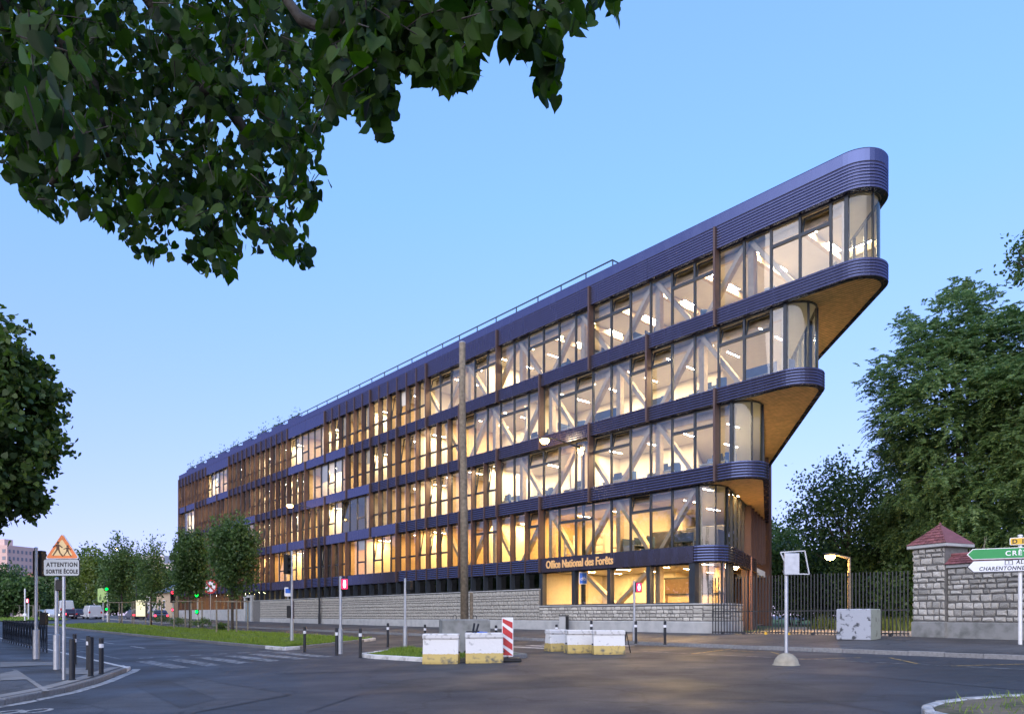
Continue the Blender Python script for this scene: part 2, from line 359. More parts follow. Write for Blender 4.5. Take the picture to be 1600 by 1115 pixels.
# planted medians
def strip_top(edge_lo, edge_hi, As, dz, mat, name, parent=None):
    mb = MB(); nS = 7; v = []
    for a in As:
        lo, hi = edge_lo(a), edge_hi(a)
        for j in range(nS): s = lo + (hi - lo) * j / (nS - 1); v.append((*xy(a, s), road_as(a, s) + dz + .05 * math.sin(math.pi * j / (nS - 1))))
    mb.mesh(v, [(i*nS+j, i*nS+j+1, (i+1)*nS+j+1, (i+1)*nS+j) for i in range(len(As)-1) for j in range(nS-1)]); return mb.obj(name, mat, parent)
def med_lo(a): return 9.45 if a < -14.4 else 9.45 + (a + 14.4) / 4.0 * 6.6
def med_hi(a): return 16.1
MEDA = frange(-72, -14.4, 2) + frange(-14.4, -10.5, .6)[1:]
median = strip_top(med_lo, med_hi, MEDA, .1, MT['turf'], 'median'); median['kind'] = 'structure'
def kerb_path(parent, pts, mats, g, h=.14, w=.15, name='kerb_stone', L=1.0):
    # stones following a polyline in a,s ; mats: material or function(i)
    Pn = [Vector(xy(*p)) for p in pts]; acc = []
    for p, q in zip(Pn[:-1], Pn[1:]):
        n = max(1, round((q - p).length / L))
        for i in range(n): acc.append((p + (q - p) * (i / n), p + (q - p) * ((i + 1) / n)))
    for i, (p, q) in enumerate(acc):
        c = (p + q) / 2; l = (q - p).length; an = math.atan2(q.y - p.y, q.x - p.x)
        mb = MB(); mb.cbox(-l/2 + .006, l/2 - .006, -w/2, w/2, -.12, h, .018)
        mb.obj(name, mats(i, len(acc)) if callable(mats) else mats, parent, loc=(c.x, c.y, g(c.x, c.y)), rz=an)
kerb_path(median, [(-72, 16.15), (-12.2, 16.15)], MT['granite'], road)
kerb_path(median, [(-12.2, 16.15), (-10.4, 16.1), (-10.6, 15.4)], MT['wkerb'], road, L=.9)
kerb_path(median, [(-10.6, 15.4), (-13.6, 10.6)], MT['granite'], road)
kerb_path(median, [(-13.6, 10.6), (-14.5, 9.4), (-15.5, 9.35)], MT['wkerb'], road, L=.8)
med2 = strip_top(lambda a: 10, lambda a: 17.5, frange(-170, -96, 5), .1, MT['turf'], 'median'); med2['kind'] = 'structure'
# small grassed island with a white kerb beside the concrete blocks
isl = MB(); ip = [(-4.0, 16.0), (-2.9, 16.1), (.6, 15.6), (1.0, 12.8), (-1.5, 11.9), (-5.2, 12.6), (-5.4, 13.6)]
isl.poly([(*xy(a, s), road_as(a, s) + .11) for a, s in ip]); small_island = isl.obj('traffic_island', MT['turf']); small_island['kind'] = 'structure'
kerb_path(small_island, [(-5.4, 13.6), (-4.0, 16.05), (-2.9, 16.15), (.6, 15.7)], MT['wkerb'], road, L=.9)
kerb_path(small_island, [(.6, 15.7), (1.0, 12.8), (-1.5, 11.9), (-5.2, 12.6), (-5.4, 13.6)], MT['granite'], road, L=.9)
# rounded island at the lower right of the junction
ri = MB(); cx, cyy, rx, ry = 9.75, 10.0, 3.7, 1.9; nn_ = 40; v = [(cx, cyy, road(cx, cyy) + .17)]
for rr, dz in ((.5, .16), (.97, .1)):
    for i in range(nn_): an = 2*math.pi*i/nn_; x, y = cx + rx*rr*math.cos(an), cyy + ry*rr*math.sin(an); v.append((x, y, road(x, y) + dz + (rng.uniform(-.03, .03) if rr < .9 else 0)))
f = [(0, 1+i, 1+(i+1) % nn_) for i in range(nn_)] + [(1+i, 1+nn_+i, 1+nn_+(i+1) % nn_, 1+(i+1) % nn_) for i in range(nn_)]
ri.mesh(v, f); MT['dirt'] = M('dry_soil', (.16, .13, .09), .95, 0, 0, 2.5, .6, 18, col2=(.05, .06, .025), c2lo=.45, c2hi=.62)
right_island = ri.obj('planted_island', MT['dirt']); right_island['kind'] = 'structure'
pts = [fa(cx + rx*math.cos(t), cyy + ry*math.sin(t)) for t in frange(R(20), R(380), R(14))]
MT['wkerb2'] = M('worn_kerb_paint', (.5, .5, .5), .8, 0, 0, 4, .3, 40, col2=(.2, .2, .19), c2lo=.4, c2hi=.62)
kerb_path(right_island, pts, lambda i, n: MT['wkerb2'], road, L=.8, h=.12, w=.15)

# near pavement at the left with its rounded corner
EDGE = [(-170, 23.1), (-6.2, 23.2), (-4.9, 23.32), (-3.9, 23.65), (-3.0, 24.05), (-.9, 24.9), (1.2, 25.95), (2.8, 27.1), (4.6, 29.2), (6, 33), (6.6, 60)]
def sedge(a):
    for (a0, s0), (a1, s1) in zip(EDGE[:-1], EDGE[1:]):
        if a0 <= a <= a1: return s0 + (s1 - s0) * (a - a0) / (a1 - a0)
    return 60
def kh(a): return .12 if a > -4 else max(.03, .12 - .09 * min(1, (-4 - a) / 2))     # dropped kerb at the crossing
def lw_z(a, s): return road_as(a, s) + (.12 if s > sedge(a) + 2.2 else kh(a) + (.12 - kh(a)) * max(0, (s - sedge(a))) / 2.2)
def lwz(X, Y): return lw_z(*fa(X, Y))
As = frange(-170, -8, 5) + frange(-8, 6.6, .4)[1:]; mb = MB(); v = []; nS = 9
for a in As:
    e = sedge(a) + .1
    for j in range(nS): s = e + (max(0, 60 - e)) * (j / (nS - 1)) ** 3; v.append((*xy(a, s), lw_z(a, s)))
mb.mesh(v, [(i*nS+j, i*nS+j+1, (i+1)*nS+j+1, (i+1)*nS+j) for i in range(len(As)-1) for j in range(nS-1)])
near_walk = mb.obj('sidewalk', MT['lwalk']); near_walk['kind'] = 'structure'
def kp(pts, mats, w=.16, L=.9):
    Pn = [Vector(xy(*p)) for p in pts]
    for p, q in zip(Pn[:-1], Pn[1:]):
        n = max(1, round((q - p).length / L))
        for i in range(n):
            e, g_ = p + (q-p)*(i/n), p + (q-p)*((i+1)/n); c = (e + g_) / 2; l = (g_ - e).length; a_, s_ = fa(c.x, c.y); h = kh(a_)
            MB().cbox(-l/2 + .003, l/2 - .003, -w/2, w/2, -.1, h + .004, .02).obj('kerb_stone', mats, near_walk, loc=(c.x, c.y, road(c.x, c.y)), rz=math.atan2(q.y-p.y, q.x-p.x))
kp([(-60, 23.15)] + EDGE[1:4], MT['wkerb']); kp(EDGE[3:10], MT['granite'])
# white painted band round the corner, on the road, and paving in the pavement
mb = MB(); line(mb, [xy(a, s - .24) for a, s in EDGE[2:9]], .22, dz=.006); mb.obj('edge_line', MT['paint2'], road_o)
mb = MB(); line(mb, [xy(a, s + .32) for a, s in EDGE[2:9]], .28, lwz, .005); mb.obj('border_paving', MT['slabs'], near_walk)
for px in ([(0, 1034), (88, 1034), (92, 1039), (0, 1042)], [(0, 1052), (26, 1047), (43, 1061), (0, 1063)], [(18, 1045), (26, 1046), (77, 1079), (68, 1080)], [(95, 1043), (138, 1043), (140, 1053), (98, 1053)]):
    mb = MB(); sheet(mb, [gp(*p, g=lwz)[:2] for p in px], lwz, .011, 6); mb.obj('paving', MT['slabs'], near_walk)
# bicycle marking that reaches into the frame at the lower left
mb = MB()
for cxp, cyp, rp in ((14, 1112, 14), (58, 1110, 15)):
    c = gp(cxp, cyp)[:2]; r = rp / (FPX / c[1])
    mb2 = []; ring = [(c[0] + math.cos(t)*r, c[1] + math.sin(t)*r*1.6) for t in frange(0, 2*math.pi, .4)]; line(mb, ring, .09)
mb.obj('bicycle_marking', MT['paint2'], road_o)
# ------------------------------------------------------------------ the timber office building
BZ = R(0)
bld = thing('office_building', 'long five-storey timber office building with brown louvred bands and stepped glass prow', 'building', (*OF, 0), FROT)
PM = 7.82 / 6
def ap(p): return -PM * p
A_L = -81.0; B_P = 15.5; RAD = 1.25
SP = {1: (4.12, 4.91), 2: (7.80, 8.58), 3: (11.36, 12.10), 4: (15.02, 15.76), 5: (18.52, 19.54)}
COPE = (19.54, 20.12)
def pxof(a, b):
    X, Y = xy(a, -b); return 800 + FPX * X / Y
def outline(ak, d=0.0, n=10, a0=None, end=1.0):
    """rounded path along the facade, round the prow and back along the east side: [(x,y,nx,ny)] in building axes"""
    e = Vector((AP - ak, B_P)).normalized(); en = Vector((e.y, -e.x))           # outward normal of the east side
    c0 = Vector((ak, 0)) - en * d; t = (d - c0.y) / e.y; cx_ = c0 + e * t        # sharp corner of the inset outline
    ang = math.acos(max(-1, min(1, Vector((-1, 0)).dot(e)))); r = max(.35, RAD - d); tl = r / math.tan(ang / 2)
    p0 = cx_ + Vector((-tl, 0)); cen = p0 + Vector((0, r)); a_0 = -math.pi / 2; a_1 = math.atan2(en.y, en.x)
    pts = []
    if a0 is not None: pts.append((a0, d, 0, -1))
    for i in range(n + 1):
        an = a_0 + (a_1 - a_0) * i / n; pts.append((cen.x + r*math.cos(an), cen.y + r*math.sin(an), math.cos(an), math.sin(an)))
    if end:
        L = (B_P - pts[-1][1]) / e.y * end; pts.append((pts[-1][0] + e.x*L, pts[-1][1] + e.y*L, en.x, en.y))
    return pts
AP = -5.2
def solve(px):
    lo, hi = -2.0, 14.0
    for _ in range(40):
        m = (lo + hi) / 2
        if max(pxof(p[0], p[1]) for p in outline(m, .06, end=0)) < px: lo = m
        else: hi = m
    return lo
AK = {}
for _ in range(3):
    AK[4] = solve(1388); AP = AK[4] - .928 * B_P
AK[3] = solve(1288.5); AK[2] = solve(1201.5)
lo, hi = -2, 4
for _ in range(40):
    m = (lo + hi) / 2
    if pxof(*outline(m, .06, end=0)[0][:2]) < 1084: lo = m
    else: hi = m
AK[1] = lo; AK[5] = AK[4]; AK[0] = AK[1]
MT.update(
  metal=M('brown_aluminium', (.15, .115, .19), .26, .75, .06, 3, .03, 6, spec=.9, ior=1.8),
  fin=M('copper_brown_fin', (.098, .06, .05), .4, .25, .1, 3),
  groove=M('louvre_shadow_gap', (.012, .012, .014), .8, 0, .1),
  frame=M('anthracite_frame', (.028, .034, .042), .4, 0, .1, 3),
  glulam=M('glulam', (.6, .49, .34), .55, 0, .12, 5, .1, 20),
  iwhite=M('interior_plaster', (.72, .66, .55), .9, 0, .03),
  iceil=M('acoustic_ceiling', (.74, .7, .62), .9, 0, .03),
  ifloor=M('office_carpet', (.34, .31, .27), .95, 0, .1),
  iwood=M('timber_partition', (.58, .42, .22), .6, 0, .1, 5),
  slate=M('blue_grey_fabric', (.07, .11, .2), .8, 0, .1),
  gold=M('gold_lettering', (.75, .45, .2), .35, .6, .05, emit=(.9, .5, .2), es=.35),
  glass=glass_mat('window_glass', (.95, .97, .97), .1, 1.0),
  gcurve=glass_mat('curved_glass', (.84, .94, .96), .04, .8),
  lampW=emis('ceiling_strip_light', (1, .75, .44), 560), lampO=emis('warm_strip_light', (1, .6, .22), 640),
)
m = MT['soffit'] = M('larch_soffit', (.74, .48, .22), .6, 0, .2, 4)
t = m.node_tree; wv = t.nodes.new('ShaderNodeTexWave'); wv.bands_direction = 'Y'; wv.inputs['Scale'].default_value = 1.6; wv.inputs['Distortion'].default_value = .0
tc = t.nodes.new('ShaderNodeTexCoord'); t.links.new(tc.outputs['Object'], wv.inputs[0]); bp = t.nodes.new('ShaderNodeBump'); bp.inputs[0].default_value = .8; bp.inputs[1].default_value = .03
t.links.new(wv.outputs[1], bp.inputs['Height']); t.links.new(bp.outputs[0], t.nodes['Principled BSDF'].inputs['Normal'])
bs_ = t.nodes['Principled BSDF']; old = bs_.inputs['Base Color'].links[0].from_socket; rp_ = t.nodes.new('ShaderNodeValToRGB'); rp_.color_ramp.elements[0].color = (.35, .35, .35, 1); rp_.color_ramp.elements[0].position = .02; rp_.color_ramp.elements[1].position = .2
t.links.new(wv.outputs[1], rp_.inputs[0]); mm_ = t.nodes.new('ShaderNodeMix'); mm_.data_type = 'RGBA'; mm_.blend_type = 'MULTIPLY'; mm_.inputs[0].default_value = 1; t.links.new(old, mm_.inputs[6]); t.links.new(rp_.outputs[0], mm_.inputs[7]); t.links.new(mm_.outputs[2], bs_.inputs['Base Color'])

m = MT['metal'] = bpy.data.materials.new('bronze_anodised_cladding'); m.use_nodes = True; t = m.node_tree; t.nodes.remove(t.nodes['Principled BSDF'])
df = t.nodes.new('ShaderNodeBsdfDiffuse'); gl_ = t.nodes.new('ShaderNodeBsdfGlossy'); mx = t.nodes.new('ShaderNodeMixShader'); mx.inputs[0].default_value = .45
df.inputs[0].default_value = (.062, .045, .036, 1); gl_.inputs[0].default_value = (.155, .205, .42, 1); gl_.inputs['Roughness'].default_value = .24
tc = t.nodes.new('ShaderNodeTexCoord'); mp = t.nodes.new('ShaderNodeMapping'); mp.inputs['Scale'].default_value = (1.2, 1.2, .25); ns = t.nodes.new('ShaderNodeTexNoise'); ns.inputs['Scale'].default_value = 2; ns.inputs['Detail'].default_value = 6
t.links.new(tc.outputs['Object'], mp.inputs[0]); t.links.new(mp.outputs[0], ns.inputs[0]); rr_ = t.nodes.new('ShaderNodeMapRange'); rr_.inputs[3].default_value = .16; rr_.inputs[4].default_value = .36
t.links.new(ns.outputs[0], rr_.inputs[0]); t.links.new(rr_.outputs[0], gl_.inputs['Roughness']); bp = t.nodes.new('ShaderNodeBump'); bp.inputs[0].default_value = .04; bp.inputs[1].default_value = .03; t.links.new(ns.outputs[0], bp.inputs['Height']); t.links.new(bp.outputs[0], gl_.inputs['Normal'])
t.links.new(df.outputs[0], mx.inputs[1]); t.links.new(gl_.outputs[0], mx.inputs[2]); t.links.new(mx.outputs[0], t.nodes['Material Output'].inputs[0])
# -------- bands: which stretches are smooth panels (in bays n)
BAYS = {4: [(5, 6), (8, 9)], 3: [(4.5, 5.5), (9.5, 10.36)], 2: [(4, 5), (7, 8)], 1: [(3.5, 4.5), (5.5, 6.5)]}
ZONE = {4: 3, 3: 2.5, 2: 2, 1: 1.5}                 # fins from here leftwards
FLAT = {5: BAYS[4], 4: BAYS[4] + BAYS[3], 3: BAYS[3] + BAYS[2], 2: BAYS[2] + BAYS[1], 1: BAYS[1]}
def in_any(n, L): return any(lo - 1e-4 <= n <= hi + 1e-4 for lo, hi in L)
def rib_prof(z0, z1, n):
    h = (z1 - z0) / n; pr = [(-.25, z0)]
    for i in range(n):
        z = z0 + i * h; pr += [(-.035, z + .002), (-.035, z + h*.16), (.0, z + h*.24), (.012, z + h*.6), (-.004, z + h*.98)]
    return pr + [(-.25, z1)]
def straight(a0, a1, d): return [(a0, d, 0, -1), (a1, d, 0, -1)]
def groove_mat_assign(o, nrib):
    pass
def band(k, a0, a1, path, name='louvre_panel'):
    z0, z1 = SP[k]; n = 8 if k == 5 else 6; mb = MB(); pr = rib_prof(z0, z1, n); b = len(mb.f)
    mb.sweep(path, pr)
    m_ = len(pr); idx = 0
    for i in range(len(path) - 1):
        for j in range(m_ - 1):
            if 1 <= j and (j - 1) % 5 == 0: mb.m[b + idx] = 1
            idx += 1
    return mb.obj(name, [MT['metal'], MT['groove']], bld)
def flat(k, a0, a1):
    z0, z1 = SP[k]; mb = MB(); mb.sweep(straight(a0 + .012, a1 - .012, .03), [(-.25, z0), (0, z0), (0, z1), (-.25, z1)]); return mb.obj('smooth_panel', MT['metal'], bld)
for k in range(1, 6):
    cuts = sorted({round(i / 2, 3) for i in range(0, 22)} | {x for lo, hi in FLAT[k] for x in (lo, hi)} | {10.36}, reverse=True)
    cuts = [c for c in cuts if c <= 10.36]
    off = 0 if k in (1, 3, 5) else 0
    cuts = [c for c in cuts if c > (1.4 if k == 1 else 0.4)]
    for hi_, lo_ in zip(cuts[:-1], cuts[1:]):
        a0, a1 = -7.82 * hi_, -7.82 * lo_
        if in_any((hi_ + lo_) / 2, FLAT[k]): flat(k, a0, a1)
        else: band(k, a0 + .006, a1 - .006, straight(a0 + .006, a1 - .006, .06))
    a_last = -7.82 * cuts[-1]
    if k == 1:     # sign band, then the rounded louvred corner
        o0 = outline(AK[1], .06, end=0)[0][0]
        flat(1, a_last, a_last + (o0 - a_last) * .5); flat(1, a_last + (o0 - a_last) * .5, o0)
        band(1, 0, 0, outline(AK[1], .06, 12, end=.55))
    else:
        band(k, 0, 0, outline(AK[k], .06, 14, a0=a_last + .006, end=1))
cp = MB(); cp.sweep(outline(AK[5], .05, 14, a0=A_L, end=1), [(-.6, COPE[0]), (-.02, COPE[0]), (0, COPE[0] + .04), (.0, COPE[1] - .06), (-.04, COPE[1]), (-.6, COPE[1] + .01)])
cp.obj('coping', MT['metal'], bld)
# left gable: plain return
gb = MB(); gb.box(A_L - .02, A_L + .2, .05, B_P, .9, COPE[1] - .02); gb.obj('gable_wall', MT['fin'], bld)
bw = MB(); bw.box(A_L, AP, B_P, B_P + .25, .9, COPE[1] - .02); bw.obj('rear_wall', MT['fin'], bld)

# -------- slabs, soffits, roof
def slab_poly(ak, d): 
    p = outline(ak, d, 10, a0=A_L + .2, end=1); return [(x, y) for x, y, *_ in p] + [(A_L + .2, B_P)]
for k in range(1, 6):
    z0, z1 = SP[k]; mb = MB(); pl = slab_poly(AK[k], .3)
    mb.prism(pl, z0 + .04, z0 + .42, 0, 'z'); o = mb.obj('floor_slab', MT['iceil'], bld)
    if k > 1 and k < 6:
        lowk = k - 1; inner = outline(AK[lowk], .38, 10, a0=-4.5, end=.98); outer = outline(AK[k], .12, 12, a0=-4.5, end=.98)
        pts = [(x, y, z0 + .015) for x, y, *_ in outer] + [(x, y, z0 + .015) for x, y, *_ in reversed(inner)]
        if k < 5: MB().poly(pts[::-1]).obj('wood_soffit', MT['soffit'], bld)
for k in range(1, 5):
    mb = MB(); pl = slab_poly(AK[k], .4); mb.prism(pl, SP[k][0] + .421, SP[k][0] + .46, 0, 'z'); mb.obj('floor_covering', MT['ifloor'], bld)
gf = MB(); gf.poly([(x, y, 1.0) for x, y in slab_poly(AK[1], .3) if True]); gf.obj('ground_floor', MT['ifloor'], bld)
rf = MB(); rf.poly([(x, y, COPE[1] - .25) for x, y in slab_poly(AK[5], .5)]); rf.obj('roof', M('roof_gravel', (.2, .2, .2), .9), bld)

# -------- windows
GD = .36                                             # glass plane
def window(a0, a1, z0, z1, kind, tilt=0):
    """frame with its pane(s); kind: plain, vent (top light), tall (transom low)"""
    mb = MB(); w = .05; y0, y1 = GD - .05, GD + .07
    mb.box(a0, a0 + w, y0, y1, z0, z1); mb.box(a1 - w, a1, y0, y1, z0, z1)
    mb.box(a0 + w, a1 - w, y0, y1, z0, z0 + .06); mb.box(a0 + w, a1 - w, y0, y1, z1 - .06, z1)
    H = z1 - z0; panes = []
    if kind == 'vent':
        zt = z1 - H * .3; mb.box(a0 + w, a1 - w, y0 - .003, y1, zt - .07, zt + .07)
        panes = [(z0 + .06, zt - .07, 0), (zt + .07, z1 - .06, tilt)]
    elif kind == 'tall':
        zt = z0 + H * .37; mb.box(a0 + w, a1 - w, y0 - .003, y1, zt - .06, zt + .06)
        panes = [(z0 + .06, zt - .06, 0), (zt + .06, z1 - .06, tilt)]
    else: panes = [(z0 + .06, z1 - .06, 0)]
    o = mb.obj('window', MT['frame'], bld)
    for p0, p1, tl in panes:
        g = MB(); x0, x1 = a0 + w, a1 - w
        if tl:
            dy = (p1 - p0) * math.sin(tl); p1b = p0 + (p1 - p0) * math.cos(tl); f_ = .07
            for q in ((x0, x0 + f_), (x1 - f_, x1)): g.mesh([(q[0], GD, p0), (q[1], GD, p0), (q[1], GD + dy, p1b), (q[0], GD + dy, p1b), (q[0], GD + .05, p0), (q[1], GD + .05, p0), (q[1], GD + dy + .05, p1b), (q[0], GD + dy + .05, p1b)], [(3,2,1,0),(4,5,6,7),(0,1,5,4),(1,2,6,5),(2,3,7,6),(3,0,4,7)], 1)
            g.obox((x0, GD + dy + .02, p1b), (x1, GD + dy + .02, p1b), .05, .07, mi=1)
            g.poly([(x0, GD + .02, p0), (x1, GD + .02, p0), (x1, GD + dy + .02, p1b), (x0, GD + dy + .02, p1b)])
        else: g.poly([(x0, GD, p0), (x1, GD, p0), (x1, GD, p1), (x0, GD, p1)])
        g.obj('pane', [MT['glass'], MT['frame']], o)
    if kind != 'vent' and a1 < ap(17) and rng.random() < .13:
        q = rng.uniform(.25, .75); MB().box(a0 + w, a1 - w, GD + .1, GD + .115, z1 - .06 - H*q, z1 - .06).obj('roller_blind', MT['iwhite'], o)
PMAX = int(10.36 * 6)
for k in range(1, 5):
    z0, z1 = SP[k][1], SP[k+1][0]; o_ = outline(AK[k], GD, 10, end=1); a_end = o_[0][0]
    zc = 3 if k in (1, 3) else 1                          # truss: low nodes at p = zc (mod 4)
    p = PMAX
    while True:
        a0 = ap(p); a1 = ap(p - 1); last = a1 > a_end - .35
        if a0 > a_end - .4: break
        if last: a1 = a_end
        n = (p - .5) / 6
        if n > ZONE[k]:
            if in_any(n, BAYS[k]): kd = 'tall' if (p % 2 == 0) else 'plain'
            else: kd = 'tall'
            if k == 1 and n < 2.6: kd = 'vent' if p % 4 in (1, 2) else 'plain'
            tl = R(9) if kd == 'tall' and rng.random() < .28 else (R(14) if kd == 'vent' and rng.random() < .5 else 0)
        else:
            j = (p - 1) % 4
            kd = 'vent' if j in ((2, 3) if zc == 3 else (0, 1)) else 'plain'
            tl = R(16) if kd == 'vent' and rng.random() < .55 else 0
        window(a0, a1, z0, z1, kd, tl)
        if last: break
        p -= 1
    # curved corner glazing and the east side
    mb = MB(); n_arc = 10; arc = o_[:n_arc + 1]
    fr = MB(); fr.box(a_end - .06, a_end + .1, GD - .06, GD + .1, z0, z1)
    for i in (n_arc // 2, n_arc): x, y, nx, ny = arc[i]; fr.obox((x, y, z0), (x, y, z1), .05, .1, (nx, ny, 0))
    fr.sweep([(x, y, nx, ny) for x, y, nx, ny in arc], [(-.05, z0), (.03, z0), (.03, z0 + .05), (-.05, z0 + .05)])
    fr.sweep([(x, y, nx, ny) for x, y, nx, ny in arc], [(-.05, z1 - .05), (.03, z1 - .05), (.03, z1), (-.05, z1)])
    fo = fr.obj('corner_window', MT['frame'], bld)
    for s0, s1 in ((0, n_arc // 2), (n_arc // 2, n_arc)):
        g = MB()
        v = []; 
        for x, y, nx, ny in arc[s0:s1+1]: v += [(x, y, z0 + .05), (x, y, z1 - .05)]
        g.mesh(v, [(2*i, 2*i+2, 2*i+3, 2*i+1) for i in range(s1 - s0)]); g.obj('curved_pane', MT['gcurve'], fo, smooth=True)
    q0 = Vector(o_[-2][:2]); q1 = Vector(o_[-1][:2]); e = (q1 - q0).normalized(); nrm = Vector((e.y, -e.x)); L = (q1 - q0).length; npan = 5 if k == 1 else 9; w = PM
    for i in range(int(L / w)):
        s0 = q0 + e * (w * i); s1 = q0 + e * (w * (i + 1))
        if i < npan:
            mb = MB(); mb.obox((*s0, z0), (*s0, z1), .05, .14, (nrm.x, nrm.y, 0)); mb.obox((*s0, z0 + .03), (*s1, z0 + .03), .12, .06); mb.obox((*s0, z1 - .03), (*s1, z1 - .03), .12, .06)
            wo = mb.obj('window', MT['frame'], bld); MB().poly([(*s0, z0), (*s1, z0), (*s1, z1), (*s0, z1)]).obj('pane', MT['glass'], wo)
        else:
            mb = MB(); mb.obox((*(s0 + nrm*.12), z0), (*(s0 + nrm*.12), z1), .07, .34, (nrm.x, nrm.y, 0)); mb.obj('fin', MT['fin'], bld)
            mb = MB(); a_, b_ = s0 + e*.05 - nrm*.06, s1 - e*.02 - nrm*.06; mb.obox((*a_, (z0+z1)/2), (*b_, (z0+z1)/2), .06, z1 - z0); mb.obj('cladding_panel', MT['fin'], bld)
# -------- fins
for k in range(1, 5):
    z0, z1 = SP[k][1], SP[k+1][0]
    half = k in (1, 3)
    for i in range(0, 12):
        n = i + .5 if half else i
        if n > 10.36 or (k == 1 and n < 1.4) or (k == 2 and n < -.1): continue
        a = -7.82 * n
        mb = MB(); mb.box(a - .05, a + .05, -.06, GD - .06, SP[k][0] - .01, SP[k+1][1] - (0 if k < 4 else 0)); mb.obj('bay_fin', MT['fin'], bld)
    for p in range(1, PMAX + 1):
        n = p / 6; 
        if n <= ZONE[k] or (abs((n - (.5 if half else 0)) % 1) < 1e-6) or abs((n - (.5 if half else 0)) % 1 - 1) < 1e-6: continue
        if any(lo < n < hi for lo, hi in BAYS[k]): continue
        zb = z0 if (in_any(n, FLAT[k])) else SP[k][0]; zt = SP[5][1] if k == 4 else z1
        MB().box(ap(p) - .035, ap(p) + .035, .04 - min(.12, n*.008), GD - .06, zb, zt).obj('fin', MT['fin'], bld)
for n in (10.36,): MB().box(-7.82*n - .05, -7.82*n + .1, -.06, .3, .9, COPE[0]).obj('corner_fin', MT['fin'], bld)
# -------- trusses behind the glass
TB = GD + .42
for k in range(0, 5):
    if k == 0: z0, z1 = 2.2, SP[1][0]
    else: z0, z1 = SP[k][0] + .46, SP[k+1][0]
    lowp = {0: 1, 1: 3, 2: 1, 3: 3, 4: 1}[k]
    a_end = outline(AK[k], GD, 10, end=1)[0][0]; pm = {0: 9, 1: 16, 2: 13, 3: 16, 4: 18}[k]
    for p in range(-8, pm):
        a = ap(p)
        if a > a_end - .2: continue
        if (p - lowp) % 4 == 0:
            for q in (p + 2, p - 2):
                aq = ap(q)
                if aq > a_end + .3: 
                    continue
                MB().obox((a + (.12 if q < p else -.12), TB, z0), (aq + (-.14 if q < p else .14), TB, z1), .2, .3, (0, 1, 0)).obj('truss_brace', MT['glulam'], bld)
        elif (p - lowp) % 4 == 2:
            MB().box(a - .14, a + .14, TB - .12 + .25, TB + .2 + .25, z0, z1).obj('timber_post', MT['glulam'], bld)
    MB().box(a_end - .32, a_end - .12, TB - .1, TB + .15, z0, z1).obj('timber_post', MT['glulam'], bld)
    if k: MB().box(ap(pm), a_end - .2, TB + .14, TB + .34, z1 - .34, z1 - .02).obj('edge_beam', MT['glulam'], bld)
A9z = ap(9)
# -------- rooms: back wall, partitions, ceiling beams and strip lights
for k in range(0, 5):
    z0 = 1.0 if k == 0 else SP[k][0] + .46; z1 = SP[k+1][0] + .04
    wb = 5.6; o_ = outline(AK[k], .4, end=1); sl = (o_[-1][0] - o_[-2][0]) / (o_[-1][1] - o_[-2][1]); a_e = o_[-2][0] + sl * (wb - o_[-2][1])
    mb = MB(); mb.box(A_L + .3, a_e - 4.2, wb, wb + .15, z0, z1 - .005); mb.obj('corridor_wall', MT['iwhite'], bld)
    e_ = Vector((o_[-1][0] - o_[-2][0], o_[-1][1] - o_[-2][1])).normalized(); q_ = Vector((a_e - 4.2, wb)); q2 = q_ + e_ * ((B_P - .3 - wb) / e_.y)
    MB().obox((*q_, (z0 + z1)/2), (*q2, (z0 + z1)/2), .12, z1 - z0 - .01).obj('inner_wall', MT['iwhite'], bld)
    for i in range(1):
        c_ = q_ + e_*(1.2 + 2.6*i) + Vector((e_.y, -e_.x))*2.0
        lm_ = MB().box(c_.x - .05, c_.x + .05, c_.y - .65, c_.y + .65, z1 - .06, z1 - .005).obj('strip_light', [MT['white'], MT['lampO'] if k < 2 else MT['lampW']], bld); lm_.data.polygons[0].material_index = 1
    if k >= 1:
        p = PMAX
        while p / 6 > ZONE[k] + .2:
            a = ap(p) + .5
            MB().box(a - .06, a + .06, GD + .5, wb - .01, z0, z1 - .005).obj('partition', MT['iwood'] if (p // 3) % 2 else MT['iwhite'], bld); p -= 3
        a = ap(ZONE[k] * 6 - 4)
        MB().box(a - .06, a + .06, GD + .9, wb - .01, z0, z1 - .005).obj('partition', MT['iwhite'], bld)
    mt = MT['lampO'] if k < 2 else MT['lampW']
    a = ap(PMAX) + 1.2; st = 2 * PM; i = 0
    while a < o_[-2][0] - .9:
        if a < -24 and rng.random() < .12: a += st; continue
        for b in ((1.5, 3.9) if a > -24 else (2.2,)):
            if k or a > A9z or a < -57: lm_ = MB().box(a - .035, a + .035, b - .55, b + .55, z1 - .06, z1 - .005).obj('strip_light', [MT['white'], mt], bld); lm_.data.polygons[0].material_index = 1
        a += st; i += 1
    if k == 4:
        for i in range(7): a = -12 + i * 2.6; MB().box(a - .1, a + .1, GD + .7, wb + 2, z1 - .35, z1 - .06).obj('roof_beam', MT['glulam'], bld)
MB().box(A9z - .1, A9z + .02, GD + .15, 5.55, 1.0, SP[1][0]).obj('lobby_wall', MT['iwhite'], bld)
